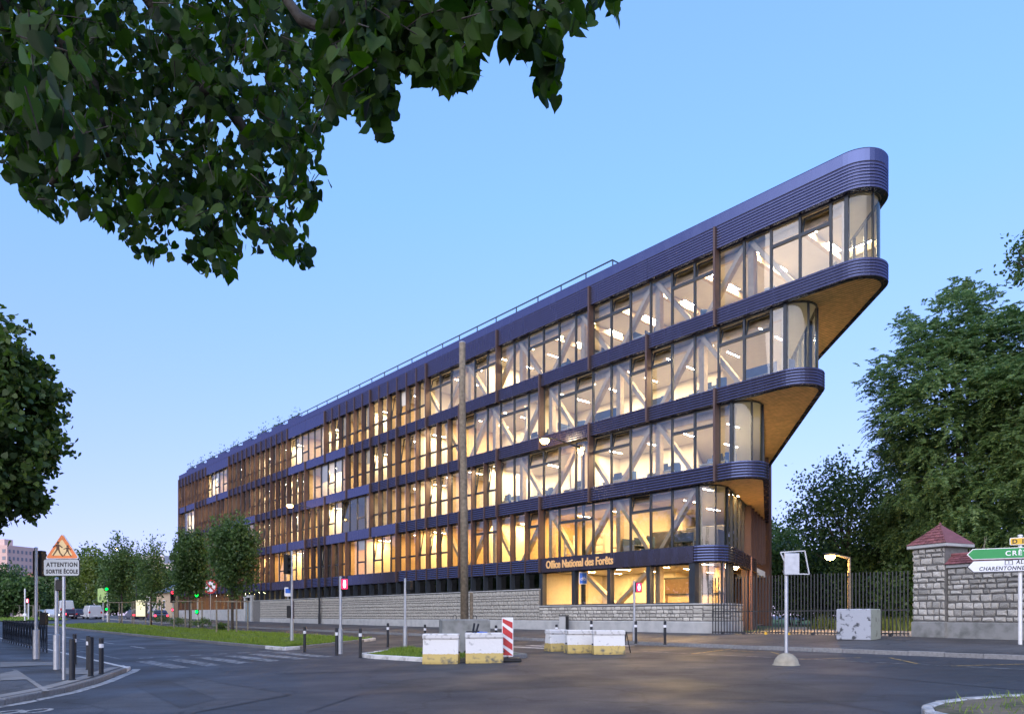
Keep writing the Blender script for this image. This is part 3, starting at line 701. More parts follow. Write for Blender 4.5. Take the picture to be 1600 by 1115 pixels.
# -------- ground floor: plinth, strip windows, lobby glazing
A9 = ap(9)
MT['stone'] = M('limestone', (.5, .475, .41), .85, 0, 0, 7, .6, 22, rnd=.25, col2=(.4, .38, .33), c2lo=.4, c2hi=.75)
MT['mortar'] = M('mortar', (.15, .145, .135), .95, 0, .2, 8, .3, 40)
def stone_me(seed):
    r_ = random.Random(seed); mb = MB(); n = 8; rim = []; 
    pts = [(-.5, -.5), (0, -.5), (.5, -.5), (.5, 0), (.5, .5), (0, .5), (-.5, .5), (-.5, 0)]
    rim = [(x + r_.uniform(-.07, .05), z + r_.uniform(-.09, .07)) for x, z in pts]
    v = [(x, .04, z) for x, z in rim] + [(x * .97, -.012, z * .94) for x, z in rim] + [(x * .8, -.035 + r_.uniform(-.01, .008), z * .72) for x, z in rim] + [(r_.uniform(-.1, .1), -.045, r_.uniform(-.1, .1))]
    f = [(i, (i+1) % 8, 8+(i+1) % 8, 8+i) for i in range(8)] + [(8+i, 8+(i+1) % 8, 16+(i+1) % 8, 16+i) for i in range(8)] + [(16+i, 16+(i+1) % 8, 24) for i in range(8)]
    mb.mesh(v, f); return mb
STONES = [stone_me(i) for i in range(7)]; STONE_ME = [s.me('stone', MT['stone']) for s in STONES]
def courses(W_, H_, h, wmin, wmax, r_):
    out = []; z = 0
    rows = max(1, round(H_ / h)); hh = [h * r_.uniform(.65, 1.35) for _ in range(rows)]; k_ = H_ / sum(hh)
    for q in hh:
        q *= k_; x = -r_.uniform(0, wmin)
        while x < W_:
            w = r_.uniform(wmin, wmax); x0, x1 = max(0, x), min(W_, x + w)
            if W_ - x1 < wmin * .4: x1 = W_; w = x1 - x
            if x1 - x0 > .06: out.append(((x0 + x1) / 2, z + q / 2, x1 - x0, q))
            x += w
        z += q
    return out
def stones(parent, fr, W_, H_, h=.21, wmin=.2, wmax=.55, seed=1, gap=.022, join=False):
    """fr(x, z) -> (pos, rz) ; lays separate stones (or one joined mass)"""
    r_ = random.Random(seed); J = MB(); 
    for x, z, w, q in courses(W_, H_, h, wmin, wmax, r_):
        pos, rz = fr(x, z); i = r_.randrange(len(STONES)); sx, sz = w - gap * r_.uniform(.6, 1.4), q - gap * r_.uniform(.6, 1.4); fl = r_.choice((-1, 1))
        if join:
            c_, s_ = math.cos(rz), math.sin(rz)
            J.mesh([(pos[0] + vx*sx*c_ - vy*s_, pos[1] + vx*sx*s_ + vy*c_, pos[2] + vz*sz) for vx, vy, vz in STONES[i].v], STONES[i].f)
        else:
            o = link('stone', STONE_ME[i], parent, pos, rz); o.scale = (sx, 1, sz)
    if join: o = J.obj('stonework', MT['stone'], parent); o['kind'] = 'stuff'
gz = lambda a: walk_as(a, 0)
ZF = 1.32; ZT = 3.12; ZL = 2.12
o0 = outline(AK[1], -.02, 8, end=.16)
pw = MB()   # plinth core: left long wall and lower lobby wall
pw.box(-57, A9 - .005, .0, .3, .6, ZT); pw.obj('plinth_wall', MT['mortar'], bld)
lw_ = MB(); pth = outline(AK[1], .0, 10, a0=A9, end=.16); lw_.sweep(pth, [(-.3, .5), (0, .5), (0, ZL), (-.3, ZL)]); lobby_wall = lw_.obj('lobby_plinth', MT['mortar'], bld)
ft = MB(); ft.sweep([(-53.4, 0, 0, -1), (A9, 0, 0, -1)] + outline(AK[1], .0, 10, end=.16), [(-.2, .5), (.06, .5), (.06, ZF - .03), (.03, ZF), (-.2, ZF)]); ft.obj('concrete_footing', MT['concp'], bld)
stones(bld, lambda x, z: ((-53.4 + x, .0, ZF + .02 + z), 0), -A9 * -1 + 53.4, ZT - ZF - .06, .225, .2, .42, 3, gap=.03, join=True)
s_w = pth[1][0] - A9
stones(lobby_wall, lambda x, z: ((A9 + x, .0, ZF + .02 + z), 0), s_w, ZL - ZF - .06, .2, .22, .46, 5, gap=.032)
# stones round the corner
q0, q1 = Vector(pth[-2][:2]), Vector(pth[-1][:2]); e = (q1 - q0).normalized()
stones(lobby_wall, lambda x, z: ((q0.x + e.x*x, q0.y + e.y*x, ZF + .02 + z), math.atan2(e.y, e.x)), (q1 - q0).length, ZL - ZF - .06, .2, .24, .6, 6)
arcl = pth[1:-1]
for i in range(0, len(arcl) - 2, 2):
    c0, c1 = Vector(arcl[i][:2]), Vector(arcl[i+2][:2]); d_ = c1 - c0
    stones(lobby_wall, lambda x, z: ((c0.x + d_.x*.5, c0.y + d_.y*.5, ZF + .02 + z), math.atan2(d_.y, d_.x)), d_.length, ZL - ZF - .06, .2, .9, 1.2, 7 + i)
MB().sweep([(-57, 0, 0, -1), (A9 - .01, 0, 0, -1)], [(-.34, ZT), (.05, ZT), (.05, ZT + .05), (-.34, ZT + .05)]).obj('plinth_coping', MT['concp'], bld)
MB().sweep(outline(AK[1], .0, 10, a0=A9, end=.16), [(-.34, ZL), (.06, ZL), (.06, ZL + .06), (-.34, ZL + .06)]).obj('window_sill', MT['concp'], bld)
# strip windows above the long plinth wall
MT['stripglass'] = glass_mat('dark_strip_glass', (.25, .3, .3), .08, 1.2)
zs0, zs1 = ZT + .05, SP[1][0]
for p in range(9, 44):
    a0, a1 = ap(p + 1), ap(p); mb = MB()
    mb.box(a0, a0 + .06, -.02, GD, zs0, zs1 + .03); mb.box(a0 + .06, a1, GD - .04, GD + .04, zs0, zs0 + .05); mb.box(a0 + .06, a1, GD - .04, GD + .04, zs1 - .05, zs1 + .03)
    wo = mb.obj('strip_window', MT['frame'], bld); MB().poly([(a0 + .06, GD, zs0 + .05), (a1, GD, zs0 + .05), (a1, GD, zs1 - .05), (a0 + .06, GD, zs1 - .05)]).obj('pane', MT['stripglass'], wo)
# far left: low wall, service door in its stone surround, lit strip
MB().box(-80.9, -57.01, .0, .3, .8, 2.3).obj('plinth_wall', MT['concp'], bld)
ds = MB(); ad = -56.2
ds.box(ad - 1.35, ad - .95, -.16, .1, .8, 3.5); ds.box(ad + .45, ad + .85, -.16, .1, .8, 3.5); ds.box(ad - 1.45, ad + .95, -.2, .1, 3.5, 3.75)
dso = ds.obj('door_surround', MT['concp'], bld)
MB().box(ad - .95, ad + .45, -.08, -.02, .9, 3.1).obj('service_door', M('grey_green_door', (.2, .25, .27), .5), dso)
MB().box(-46.0, -45.2, -.05, .02, .8, 3.0).obj('side_door', M('dark_brown_door', (.04, .025, .028), .5), bld)
for p in range(44, PMAX):
    a0, a1 = ap(p + 1), ap(p); mb = MB(); mb.box(a0, a0 + .09, -.02, GD, 2.3, SP[1][0] + .03); mb.box(a0 + .09, a1, GD - .04, GD + .04, 2.3, 2.36)
    wo = mb.obj('strip_window', MT['fin'], bld); MB().poly([(a0 + .09, GD, 2.36), (a1, GD, 2.36), (a1, GD, SP[1][0]), (a0 + .09, GD, SP[1][0])]).obj('pane', MT['glass'], wo)
# lobby glazing between dark posts
zl0, zl1 = ZL + .06, SP[1][0]; pp = [9, 7, 5, 3, 1]; a_c = outline(AK[1], GD, 10, end=1)[0][0]
for p in pp: 
    wdt = .11 if p != 9 else .14
    MB().box(ap(p) - wdt, ap(p) + wdt, .12, GD + .1, zl0, zl1 + .03).obj('lobby_post', MT['frame'], bld)
MB().box(a_c - .3, a_c + .02, .1, GD + .1, zl0, zl1 + .03).obj('lobby_post', MT['frame'], bld)
xs = [ap(p) for p in pp] + [a_c - .3]
for a0, a1 in zip(xs[:-1], xs[1:]):
    if a1 - a0 < .3: continue
    mb = MB(); mb.box(a0 + .1, a1 - .1, GD - .04, GD + .04, zl0, zl0 + .06); mb.box(a0 + .1, a1 - .1, GD - .04, GD + .04, zl1 - .06, zl1 + .03); mb.box(a0 + .1, a0 + .13, GD - .041, GD + .041, zl0, zl1)
    wo = mb.obj('lobby_window', MT['frame'], bld); MB().poly([(a0 + .1, GD, zl0 + .06), (a1 - .1, GD, zl0 + .06), (a1 - .1, GD, zl1 - .06), (a0 + .1, GD, zl1 - .06)]).obj('pane', MT['glass'], wo)
o_ = outline(AK[1], GD, 10, end=1); arc = o_[:11]
fr = MB()
for i in (3, 7, 10): x, y, nx, ny = arc[i]; fr.obox((x, y, zl0), (x, y, zl1), .05, .1, (nx, ny, 0))
fo = fr.obj('corner_window', MT['frame'], bld); g = MB(); v = []
for x, y, nx, ny in arc: v += [(x, y, zl0), (x, y, zl1)]
g.mesh(v, [(2*i, 2*i+2, 2*i+3, 2*i+1) for i in range(10)]); g.obj('curved_pane', MT['glass'], fo, smooth=True)
# east side of the ground floor: panes, recessed entrance with timber doors, copper column
q0 = Vector(o_[-2][:2]); q1 = Vector(o_[-1][:2]); e = (q1 - q0).normalized(); nrm = Vector((e.y, -e.x)); erz = math.atan2(e.y, e.x)
def ep(t_, d_=0): v_ = q0 + e*t_ + nrm*d_; return (v_.x, v_.y)
for i in range(3):
    mb = MB(); mb.obox((*ep(.75*i), zl0), (*ep(.75*i), zl1), .06, .16, (nrm.x, nrm.y, 0)); wo = mb.obj('window', MT['frame'], bld)
    MB().poly([(*ep(.75*i), zl0), (*ep(.75*i+.75), zl0), (*ep(.75*i+.75), zl1), (*ep(.75*i), zl1)]).obj('pane', MT['glass'], wo)
MB().obox((*ep(2.3, -1.0), 2.4), (*ep(9.5, -1.0), 2.4), .1, 3.4).obj('entrance_wall', MT['iwood'], bld)
for t_ in (2.7, 4.0):
    mb = MB(); mb.obox((*ep(t_, -.9), 1.95), (*ep(t_ + .95, -.9), 1.95), .06, 2.3); do = mb.obj('entrance_door', MT['glulam'], bld)
    MB().obox((*ep(t_ + .2, -.86), 1.95), (*ep(t_ + .75, -.86), 1.95), .02, 1.9).obj('door_glass', MT['frame'], do); MB().obox((*ep(t_ + .85, -.83), 1.5), (*ep(t_ + .85, -.83), 2.3), .03, .03).obj('handle', MT['galv'], do)
MB().tube([(*ep(6.3, .25), .75), (*ep(6.3, .25), 4.9)], .11, 10).obj('copper_column', M('copper', (.4, .2, .12), .35, .8), bld)
MB().obox((*ep(5.7, .0), 2.5), (*ep(10, .0), 2.5), .3, 4.8).obj('cladding_wall', MT['fin'], bld)
MB().poly([(*ep(2.3, .3), SP[1][0] + .02), (*ep(2.3, -1.5), SP[1][0] + .02), (*ep(10, -1.5), SP[1][0] + .02), (*ep(10, .3), SP[1][0] + .02)]).obj('canopy_soffit', MT['soffit'], bld)
for t_ in (3.2, 5.0): MB().lathe([(0, SP[1][0] - .0), (.09, SP[1][0] - .0), (.09, SP[1][0] + .015)], 12, ep(t_, -.35)).obj('downlight', emis('downlight', (1, .7, .35), 60), bld)
# shop sign: raised letters
lt = MB(); text_mb(lt, 'Office National des Forêts', .62, 0, 0, 0, sx=.8, bold=.012, depth=.02); xs_ = [v[0] for v in lt.v]
w0 = A9 + .55; W1 = 5.05; k_ = W1 / (max(xs_) - min(xs_)); lt.v = [(w0 + x * k_, .005 + y, 4.33 + z) for x, y, z in lt.v]; lt.obj('sign_lettering', MT['gold'], bld)
# -------- roof edge: guard rail, planters
gr = MB(); zr = COPE[1] - .2; rails = [-80.3 + 2.0 * i for i in range(36)]
a_r = -7.0
for a in frange(-80.2, a_r, 2.0): MB().box(a - .025, a + .025, 1.0, 1.05, zr, 21.0).obj('rail_post', MT['frame'], bld)
MB().box(-80.2, a_r, .99, 1.06, 21.0, 21.05).obj('guard_rail', MT['frame'], bld); MB().box(a_r - .05, a_r, 1.06, 4, 21.0, 21.05).obj('guard_rail', MT['frame'], bld)
MB().box(-80.2, a_r, 1.01, 1.04, 20.52, 20.55).obj('guard_rail', MT['frame'], bld)
MT['shrub'] = leaf_mat('planter_leaves', (.03, .06, .02), (.09, .13, .05))
for i in range(9):
    a = -78.5 + i * 3.9
    po = MB().box(a, a + 2.4, .25, .8, zr, 20.46).obj('roof_planter', MT['metal'], bld)
    n = 60; V = np.zeros((n, 4, 3)); c = np.stack([nrg.uniform(a, a + 2.4, n), nrg.uniform(.3, .75, n), 20.46 + np.abs(nrg.normal(0, .22, n)) + (nrg.random(n) < .25) * nrg.uniform(.2, .8, n)], 1)
    d1 = nrg.normal(size=(n, 3)); d1 /= np.linalg.norm(d1, axis=1)[:, None]; d2 = np.cross(d1, nrg.normal(size=(n, 3))); d2 /= np.linalg.norm(d2, axis=1)[:, None]
    for j, (u_, w_) in enumerate(((-1, 0), (0, -.5), (1, 0), (0, .5))): V[:, j] = c + d1 * (.11 * u_) + d2 * (.11 * w_)
    link('planter_foliage', npmesh('planter_foliage', V, 4, MT['shrub']), po)
# ------------------------------------------------------------------ street furniture
def base(px, py, g=road): return gp(px, py, g)
def h_px(P, top_py): return EYE + (HY - top_py) / FPX * P[1] - P[2]       # height of something standing at P whose top shows at top_py
def disc(mb, r, y, z=0, x=0, n=24, mi=0): return mb.poly([(x + r*math.cos(2*math.pi*i/n), y, z + r*math.sin(2*math.pi*i/n)) for i in range(n)], mi)
def rring(x0, x1, z0, z1, r, n=4):
    out = []
    for cx_, cz, a0 in ((x1-r, z1-r, 0), (x0+r, z1-r, 90), (x0+r, z0+r, 180), (x1-r, z0+r, 270)):
        for i in range(n+1): an = R(a0 + 90*i/n); out.append((cx_ + r*math.cos(an), cz + r*math.sin(an)))
    return out
MT['bandw'] = M('reflective_white', (.8, .8, .8), .4, 0, .04)
MT['redp'] = M('sign_red', (.5, .03, .03), .4, 0, .1); MT['bluep'] = M('sign_blue', (.03, .14, .6), .4, 0, .05)
MT['greenp'] = M('sign_green', (.02, .27, .07), .4, 0, .05); MT['yelp'] = M('sign_yellow', (.75, .45, .03), .4, 0, .05)
MT['ink'] = M('sign_black', (.012, .012, .015), .5, 0, .0)
# ---- bollards
MT['bol'] = M('bollard_black', (.016, .019, .024), .38, 0, .25, 8)
def bollard(px, pb, pt, label, group, g=road, band=True, w=.055):
    P_ = base(px, pb, g); h = h_px(P_, pt); t_ = thing('bollard', label, 'bollard', P_, rng.uniform(0, 3), group)
    mb = MB(); mb.lathe([(0, -.02), (w + .012, -.02), (w + .012, .02), (w, .03), (w, h*.72)] if band else [(0, -.02), (w+.012, -.02), (w+.012, .02), (w, .03), (w, h - .02), (w*.8, h), (0, h)], 14); mb.obj('post', MT['bol'], t_, smooth=False)
    if band:
        MB().lathe([(w + .002, h*.72), (w + .002, h*.83)], 14).obj('white_band', MT['bandw'], t_); MB().lathe([(w, h*.83), (w, h - .03), (w*.85, h - .005), (0, h)], 14).obj('cap', MT['bol'], t_)
    return t_
gA, gB = 'bollards on the near pavement corner', 'bollards along the crossing and far kerb'
bollard(112.7, 1061.8, 997, 'thick plain black bollard standing closest to the school sign post', gA, lwz, False, .062)
bollard(116.5, 1036.8, 989.4, 'black bollard with white band half hidden behind the plain bollard by the school sign', gA, lwz)
bollard(142, 1055.8, 993.9, 'plain black bollard between the school sign and the banded corner bollard', gA, lwz, False, .06)
bollard(138, 1046, 992, 'black bollard with white band peeking out behind a plain one at the kerb corner', gA, lwz)
bollard(158.3, 1052, 995.4, 'black bollard with white band outermost on the rounded kerb corner', gA, lwz)
bollard(476, 1018, 978, 'black bollard with white band at the tip of the grass median', gB)
bollard(526, 1023, 979.8, 'black bollard with white band beside the red pedestrian signal post', gB)
bollard(563, 1027, 980.8, 'black bollard with white band at the white kerb of the small island', gB)
bollard(606, 1010, 972.7, 'black bollard with white band standing alone in front of the stone plinth wall', gB)
bollard(664, 1009, 974.8, 'black bollard with white band mostly hidden behind the first white concrete barrier', gB)
bollard(775, 1004, 976, 'black bollard showing between chevron panel and utility pole block', gB, walk)
bollard(869.5, 1001, 974.8, 'black bollard with only its top showing behind the far barriers, beside the grey cabinet', gB, walk)
bollard(924, 1003, 968.8, 'black bollard with white band behind the middle of the far barriers', gB, walk)
bollard(993.4, 1004, 969.5, 'black bollard with white band in front of the red pedestrian signal by the lobby', gB, walk)
bollard(1039, 1005.5, 969.5, 'black bollard with white band on the pavement before the lobby stone wall', gB, walk)
# ---- signal posts and poles
MT['redE'] = emis('red_signal', (1, .03, .08), 6); MT['grnE'] = emis('green_signal', (.0, 1, .06), 5); MT['redB'] = emis('bright_red_signal', (1, .02, .06), 6)
def pole(t_, h, r0=.052, r1=.085, hs=.9):
    MB().tube([(0, 0, -.03), (0, 0, hs)], r1, 14).obj('pole_base', MT['galv'], t_); MB().tube([(0, 0, hs), (0, 0, hs + .02), (0, 0, h)], [r1, r0, r0], 14).obj('pole', MT['galv'], t_)
    MB().lathe([(r0, h - .005), (r0 + .008, h), (r0*.6, h + .03), (0, h + .035)], 12).obj('pole_cap', MT['galv'], t_)
def ped_head(t_, z, x=.14, y=-.02, rz=0, lit='redE', man=True, s=1.0):
    hd = MB().cbox(-.1*s, .1*s, -.08, .1, -.16*s, .16*s, .02).obj('signal_head', MT['black'], t_, loc=(x, y, z), rz=rz)
    if lit:
        MB().prism(rring(-.085*s, .085*s, -.14*s, .14*s, .03), -.095, -.081).obj('lens', M('red_lens', (.25, .01, .03), .3, emit=(1, .02, .1), es=1.6) if lit == 'redE' else M('green_lens', (.01, .2, .05), .3, emit=(.02, 1, .1), es=2), hd)
        mb = MB(); mb.prism([(math.cos(q)*.022*s, .085*s + math.sin(q)*.022*s) for q in frange(0, 5.6, .7)], -.104, -.096)
        mb.prism([(-.028*s, .055*s), (-.034*s, -.02*s), (-.02*s, -.1*s), (.02*s, -.1*s), (.034*s, -.02*s), (.028*s, .055*s)], -.104, -.096); mb.obj('walking_figure', emis('figure_glow', (1, .5, .55), 9) if lit == 'redE' else MT['grnE'], hd)
    MB().obox((0, 0, z + .1), (x, y, z + .1), .03, .03).obj('bracket', MT['black'], t_); return hd
def car_head(t_, z, rz, x=0, y=0, lit=None, s=1.0):
    hd = MB().cbox(-.15*s, .15*s, -.12, .12, -.42*s, .42*s, .02).obj('signal_head', MT['black'], t_, loc=(x, y, z), rz=rz)
    for i, c in enumerate(('redB', None, 'grnE')):
        zz_ = (.27 - .27*i)*s; on = lit == c and c
        MB().tube([(0, -.13, zz_), (0, -.24, zz_)], .105*s, 12, caps=False).obj('visor', MT['black'], hd); mb = MB(); disc(mb, .095*s, -.125, zz_); mb.obj('lens', MT[c] if on else M('dark_lens', (.03, .02, .02), .2), hd)
    return hd
# left pavement: two signal poles seen from behind
P_ = base(56.5, 1028.7, lwz); H_ = h_px(P_, 855.7)
t_ = thing('traffic_signal', 'tall grey signal pole with black lamp box seen from behind, left of the school sign', 'traffic light', P_); pole(t_, H_, .055, .1, 1.0); car_head(t_, h_px(P_, 879), R(180), -.03, .22, s=1.05)
MB().cbox(-.1, .1, -.08, .08, -.22, .22, .02).obj('repeater_box', MT['black'], t_, loc=(.2, .1, h_px(P_, 966)))
P_ = base(88.5, 1045, lwz); H_ = h_px(P_, 903)
t_ = thing('traffic_signal', 'slimmer grey signal pole with small black lamp box, just behind the school sign post', 'traffic light', P_); pole(t_, H_, .05, .085, .95); ped_head(t_, h_px(P_, 914), .1, .03, R(180), None, s=.95)
# median and crossing signals
P_ = base(456, 1002, lambda X, Y: road(X, Y) + .1); H_ = h_px(P_, 861)
t_ = thing('traffic_signal', 'tall slim grey signal pole on the grass median with black lamp box high up', 'traffic light', P_); pole(t_, H_, .055, .09, 1.1); car_head(t_, h_px(P_, 881), R(70), -.22, .05, s=1.15)
MB().cbox(-.09, .09, -.08, .08, -.3, .3, .02).obj('repeater_box', MT['black'], t_, loc=(-.14, 0, h_px(P_, 955)))
P_ = base(532, 1021); H_ = h_px(P_, 901)
t_ = thing('pedestrian_signal', 'grey post with glowing red pedestrian figure beside the zebra crossing', 'traffic light', P_); pole(t_, H_, .055, .09, .95); ped_head(t_, h_px(P_, 912), .16, -.02, R(12), 'redE', s=1.35)
P_ = base(633, 1015); H_ = h_px(P_, 904)
t_ = thing('pedestrian_signal', 'grey post with dark unlit signal box left of the wooden utility pole', 'traffic light', P_); pole(t_, H_, .05, .085, .95); ped_head(t_, h_px(P_, 914), .16, .05, R(150), None, s=1.2)
P_ = base(991, 1000, walk); H_ = h_px(P_, 908)
t_ = thing('pedestrian_signal', 'post with glowing red pedestrian figure in front of the lit lobby windows', 'traffic light', P_); pole(t_, H_, .05, .07, .6); ped_head(t_, h_px(P_, 917), .17, -.03, R(8), 'redE', s=1.3)
# far signals by the median trees
def far_signal(px, pb, pt, pl, lit, label, low=None, sx=0):
    P_ = base(px, pb, lambda X, Y: road(X, Y) + .1); t_ = thing('traffic_signal', label, 'traffic light', P_)
    MB().tube([(0, 0, 0), (0, 0, h_px(P_, pt))], .07, 10).obj('pole', MT['white'], t_)
    z = h_px(P_, pl); z0 = z - (.46 if lit == 'redB' else -.46); car_head(t_, z0, R(15), sx, -.12, lit, 1.7)
    if low: 
        hd = MB().cbox(-.12, .12, -.1, .1, -.2, .2, .02).obj('repeater_box', MT['black'], t_, loc=(0, -.12, h_px(P_, low))); mb = MB(); disc(mb, .12, -.108, .0); mb.obj('lens', MT[lit], hd)
far_signal(168, 971, 913, 920, 'grnE', 'distant white signal post showing green beside the yellow-green camera panel', 951)
far_signal(309, 979, 921, 929, 'grnE', 'white signal post showing bright green among the median shrubs', 955)
far_signal(271, 972, 916, 925, 'redB', 'white signal post showing bright red in front of the low brick building', 952)
P_ = base(39, 969, lambda X, Y: road(X, Y) + .1); t_ = thing('signal_post', 'thin white post standing on the far grass strip at the picture edge', 'post', P_); MB().tube([(0, 0, 0), (0, 0, h_px(P_, 919))], .09, 8).obj('pole', MT['white'], t_)
MB().cbox(-.25, .25, -.1, .1, h_px(P_, 962), h_px(P_, 958), .02).obj('sign_plate', MT['white'], t_)
P_ = base(44.5, 968, lambda X, Y: road(X, Y) + .1); t_ = thing('pedestrian_signal', 'tiny distant red pedestrian signal on a white post on the far grass strip', 'traffic light', P_); MB().tube([(0, 0, 0), (0, 0, h_px(P_, 936))], .08, 8).obj('pole', MT['white'], t_); ped_head(t_, h_px(P_, 938), 0, -.15, 0, 'redE', s=1.9)
# ---- school warning sign
P_ = base(97.6, 1061.5, lwz); t_ = thing('school_sign', 'triangular orange school crossing sign above a white plate reading ATTENTION SORTIE ÉCOLE', 'road sign', P_)
k_ = P_[1] / FPX; Z = lambda py: h_px(P_, py)
MB().tube([(0, .05, -.02), (0, .05, Z(845))], .035, 12).obj('post', MT['galv'], t_)
MT['sgnO'] = M('faded_orange', (.75, .2, .05), .45, 0, .15, 8, emit=(.8, .25, .06), es=.12); MT['sgnY'] = M('faded_cream', (.8, .58, .28), .45, 0, .1, 6, emit=(.8, .6, .3), es=.12)  # sign faces given a faint glow of their own, no lamp inside
def tri(sc, z0): 
    # rounded triangle
    v = [Vector((-.5, 0)), Vector((.5, 0)), Vector((0, .78))]; c = Vector((0, .27)); out = []
    for i in range(3):
        p, a, b = v[i], v[i-1], v[(i+1) % 3]; d0, d1 = (a-p).normalized(), (b-p).normalized()
        for q in (.0, .25, .5, .75, 1.): r_ = .07; e_ = p + d0*r_*(1-q) + d1*r_*q; e_ = e_ + (p - e_)*.32*(4*q*(1-q)); out.append(((e_.x - c.x)*sc + c.x, (e_.y - c.y)*sc + c.y))
    W_ = 54 * k_; return [(x*W_, z0 + z*(Z(831.7) - Z(872))/.78) for x, z in out]
tp = MB().prism(tri(1, Z(872.5)), -.01, .02).obj('warning_triangle', MT['bandw'], t_); MB().prism(tri(.94, Z(872.5)), -.016, -.0105).obj('border', MT['sgnO'], tp); MB().prism(tri(.64, Z(872.5)), -.021, -.0165).obj('field', MT['sgnY'], tp)
fg = MB()
def kid(x, z, s, fl=1):
    q = lambda pts: fg.prism([(x + fl*a*s, z + b*s) for a, b in pts], -.026, -.0215)
    q([(math.cos(w)*.085, .86 + math.sin(w)*.085) for w in frange(0, 5.9, .59)])
    q([(-.09, .76), (.08, .76), (.1, .42), (-.1, .42)])
    q([(-.1, .43), (.0, .43), (-.16, .2), (-.3, .02), (-.36, .05), (-.22, .24)]); q([(0, .43), (.1, .43), (.17, .22), (.34, .03), (.28, -.02), (.1, .18)])
    q([(-.08, .75), (-.04, .68), (-.32, .56), (-.34, .61)]); q([(.07, .75), (.05, .67), (.27, .52), (.31, .57)])
kid(-.09, Z(868.5), .36); kid(.13, Z(868.5), .27); fg.obj('running_children', M('pictogram_brown', (.12, .05, .02), .5, 0, 0), tp)
pl = MB().prism(rring(-29*k_, 27*k_, Z(899.2), Z(873), .05), -.01, .015).obj('text_plate', MT['ink'], t_); MB().prism(rring(-28.4*k_, 26.4*k_, Z(898.6), Z(873.6), .045), -.014, -.0102).obj('plate_face', M('plate_grey', (.5, .53, .53), .45, 0, .06), pl)
tx = MB(); text_mb(tx, 'ATTENTION', 9.2*k_, -.0, Z(884.6), -.016, sx=.82, align='CENTER', bold=.006, depth=.001, sp=1.2); text_mb(tx, 'SORTIE ÉCOLE', 8.6*k_, -.0, Z(895.2), -.016, sx=.8, align='CENTER', bold=.006, depth=.001, sp=1.12); tx.obj('lettering', MT['ink'], pl)
# ---- crossed-bar pedestrian barrier on the near pavement
A0, A1 = fa(*base(-40, 999.5, lwz)[:2])[0], fa(*base(87, 1019, lwz)[:2])[0]; sF = 23.75
nB = int((A1 - A0) / 1.9); ORD = ['nearest the signal poles', 'second from the signal poles', 'third from the signal poles', 'fourth from the signal poles', 'fifth from the signal poles', 'sixth from the signal poles', 'seventh from the signal poles'] + ['%s beyond the seventh panel from the signal poles' % w for w in ('first', 'second', 'third', 'fourth', 'fifth', 'sixth', 'seventh', 'eighth')]
for i in range(nB):
    a0 = A1 - (i + 1)*1.9; c = xy(a0, sF)
    t_ = thing('barrier_panel', 'crossed-bar black railing panel %s' % ORD[i], 'railing', (*c, lw_z(a0, sF)), FROT, 'pedestrian railing on the near pavement')
    for j in range(5): MB().box(j*.475 - .022, j*.475 + .022, -.022, .022, -.05, 1.24).obj('post', MT['bol'], t_) if (j % 2 == 0) else None
    for z in (.12, 1.17): MB().box(.02, 1.9, -.018, .018, z, z + .035).obj('rail', MT['bol'], t_)
    for j in range(4):
        x0, x1 = j*.475 + .0, j*.475 + .475
        MB().obox((x0, -.006, .14), (x1, -.006, 1.16), .014, .03, (0, 1, 0)).obj('cross_bar', MT['bol'], t_); MB().obox((x1, .008, .14), (x0, .008, 1.16), .014, .03, (0, 1, 0)).obj('cross_bar', MT['bol'], t_)
# ---- street lamps
MT['lampG'] = emis('sodium_lamp', (1, .56, .16), 45)
def street_lamp(pxb, pyb, pxl, pyl, pyarm, label, g, mat, r0=.09, r1=.05, watt=260, twist=0, depth=None):
    P_ = base(pxb, pyb, g) if depth is None else (at(pxb, 961, depth)[0], depth, g(at(pxb, 961, depth)[0], depth))
    t_ = thing('street_lamp', label, 'street lamp', P_); h = h_px(P_, pyarm); k_ = P_[1]/FPX
    MB().tube([(0, 0, -.02), (0, 0, .9), (0, 0, .95), (0, 0, h)], [r0*1.25, r0*1.25, r0, r1], 12).obj('pole', mat, t_)
    ex = (pxl - pxb)*k_; ez = h_px(P_, pyl)
    MB().tube([(0, 0, h - .05), (ex*.35, 0, h + (ez - h)*.5), (ex*.75, 0, ez + .08), (ex, 0, ez + .08)], [r1, r1*.8, r1*.7, r1*.7], 8).obj('arm', mat, t_)
    hd = MB().cbox(-.32, .32, -.14, .14, 0, .13, .03).obj('lamp_head', MT['dark'], t_, loc=(ex, 0, ez + .02))
    mb = MB(); mb.lathe([(0, -.26), (.15, -.22), (.25, -.1), (.25, 0), (0, .005)], 14); mb.obj('bulb', MT['lampG'], hd)
    L_ = bpy.data.lights.new('lamp_light', 'POINT'); L_.energy = watt; L_.color = (1, .58, .2); L_.shadow_soft_size = .15; lo_ = bpy.data.objects.new('lamp_light', L_); C.objects.link(lo_); lo_.parent = hd; lo_.location = (0, 0, -.3)
    return t_
t_ = street_lamp(912, 984, 851, 687, 700, 'dark tapered street lamp with lit arm and blue bicycle sign in front of the lobby', walk, MT['dark'], .13, .055, 150)
Pl = t_.location; k_ = Pl.y/FPX
sg = MB().prism(rring(-6.3*k_, 6.3*k_, -9.3*k_, 9.3*k_, .03), -.17, -.15).obj('cycle_sign', MT['bandw'], t_, loc=(-1*k_, 0, h_px(Pl, 903)), rz=R(-4)); MB().prism(rring(-5.4*k_, 5.4*k_, -8.3*k_, 8.3*k_, .025), -.176, -.171).obj('sign_face', MT['bluep'], sg)
bk = MB()
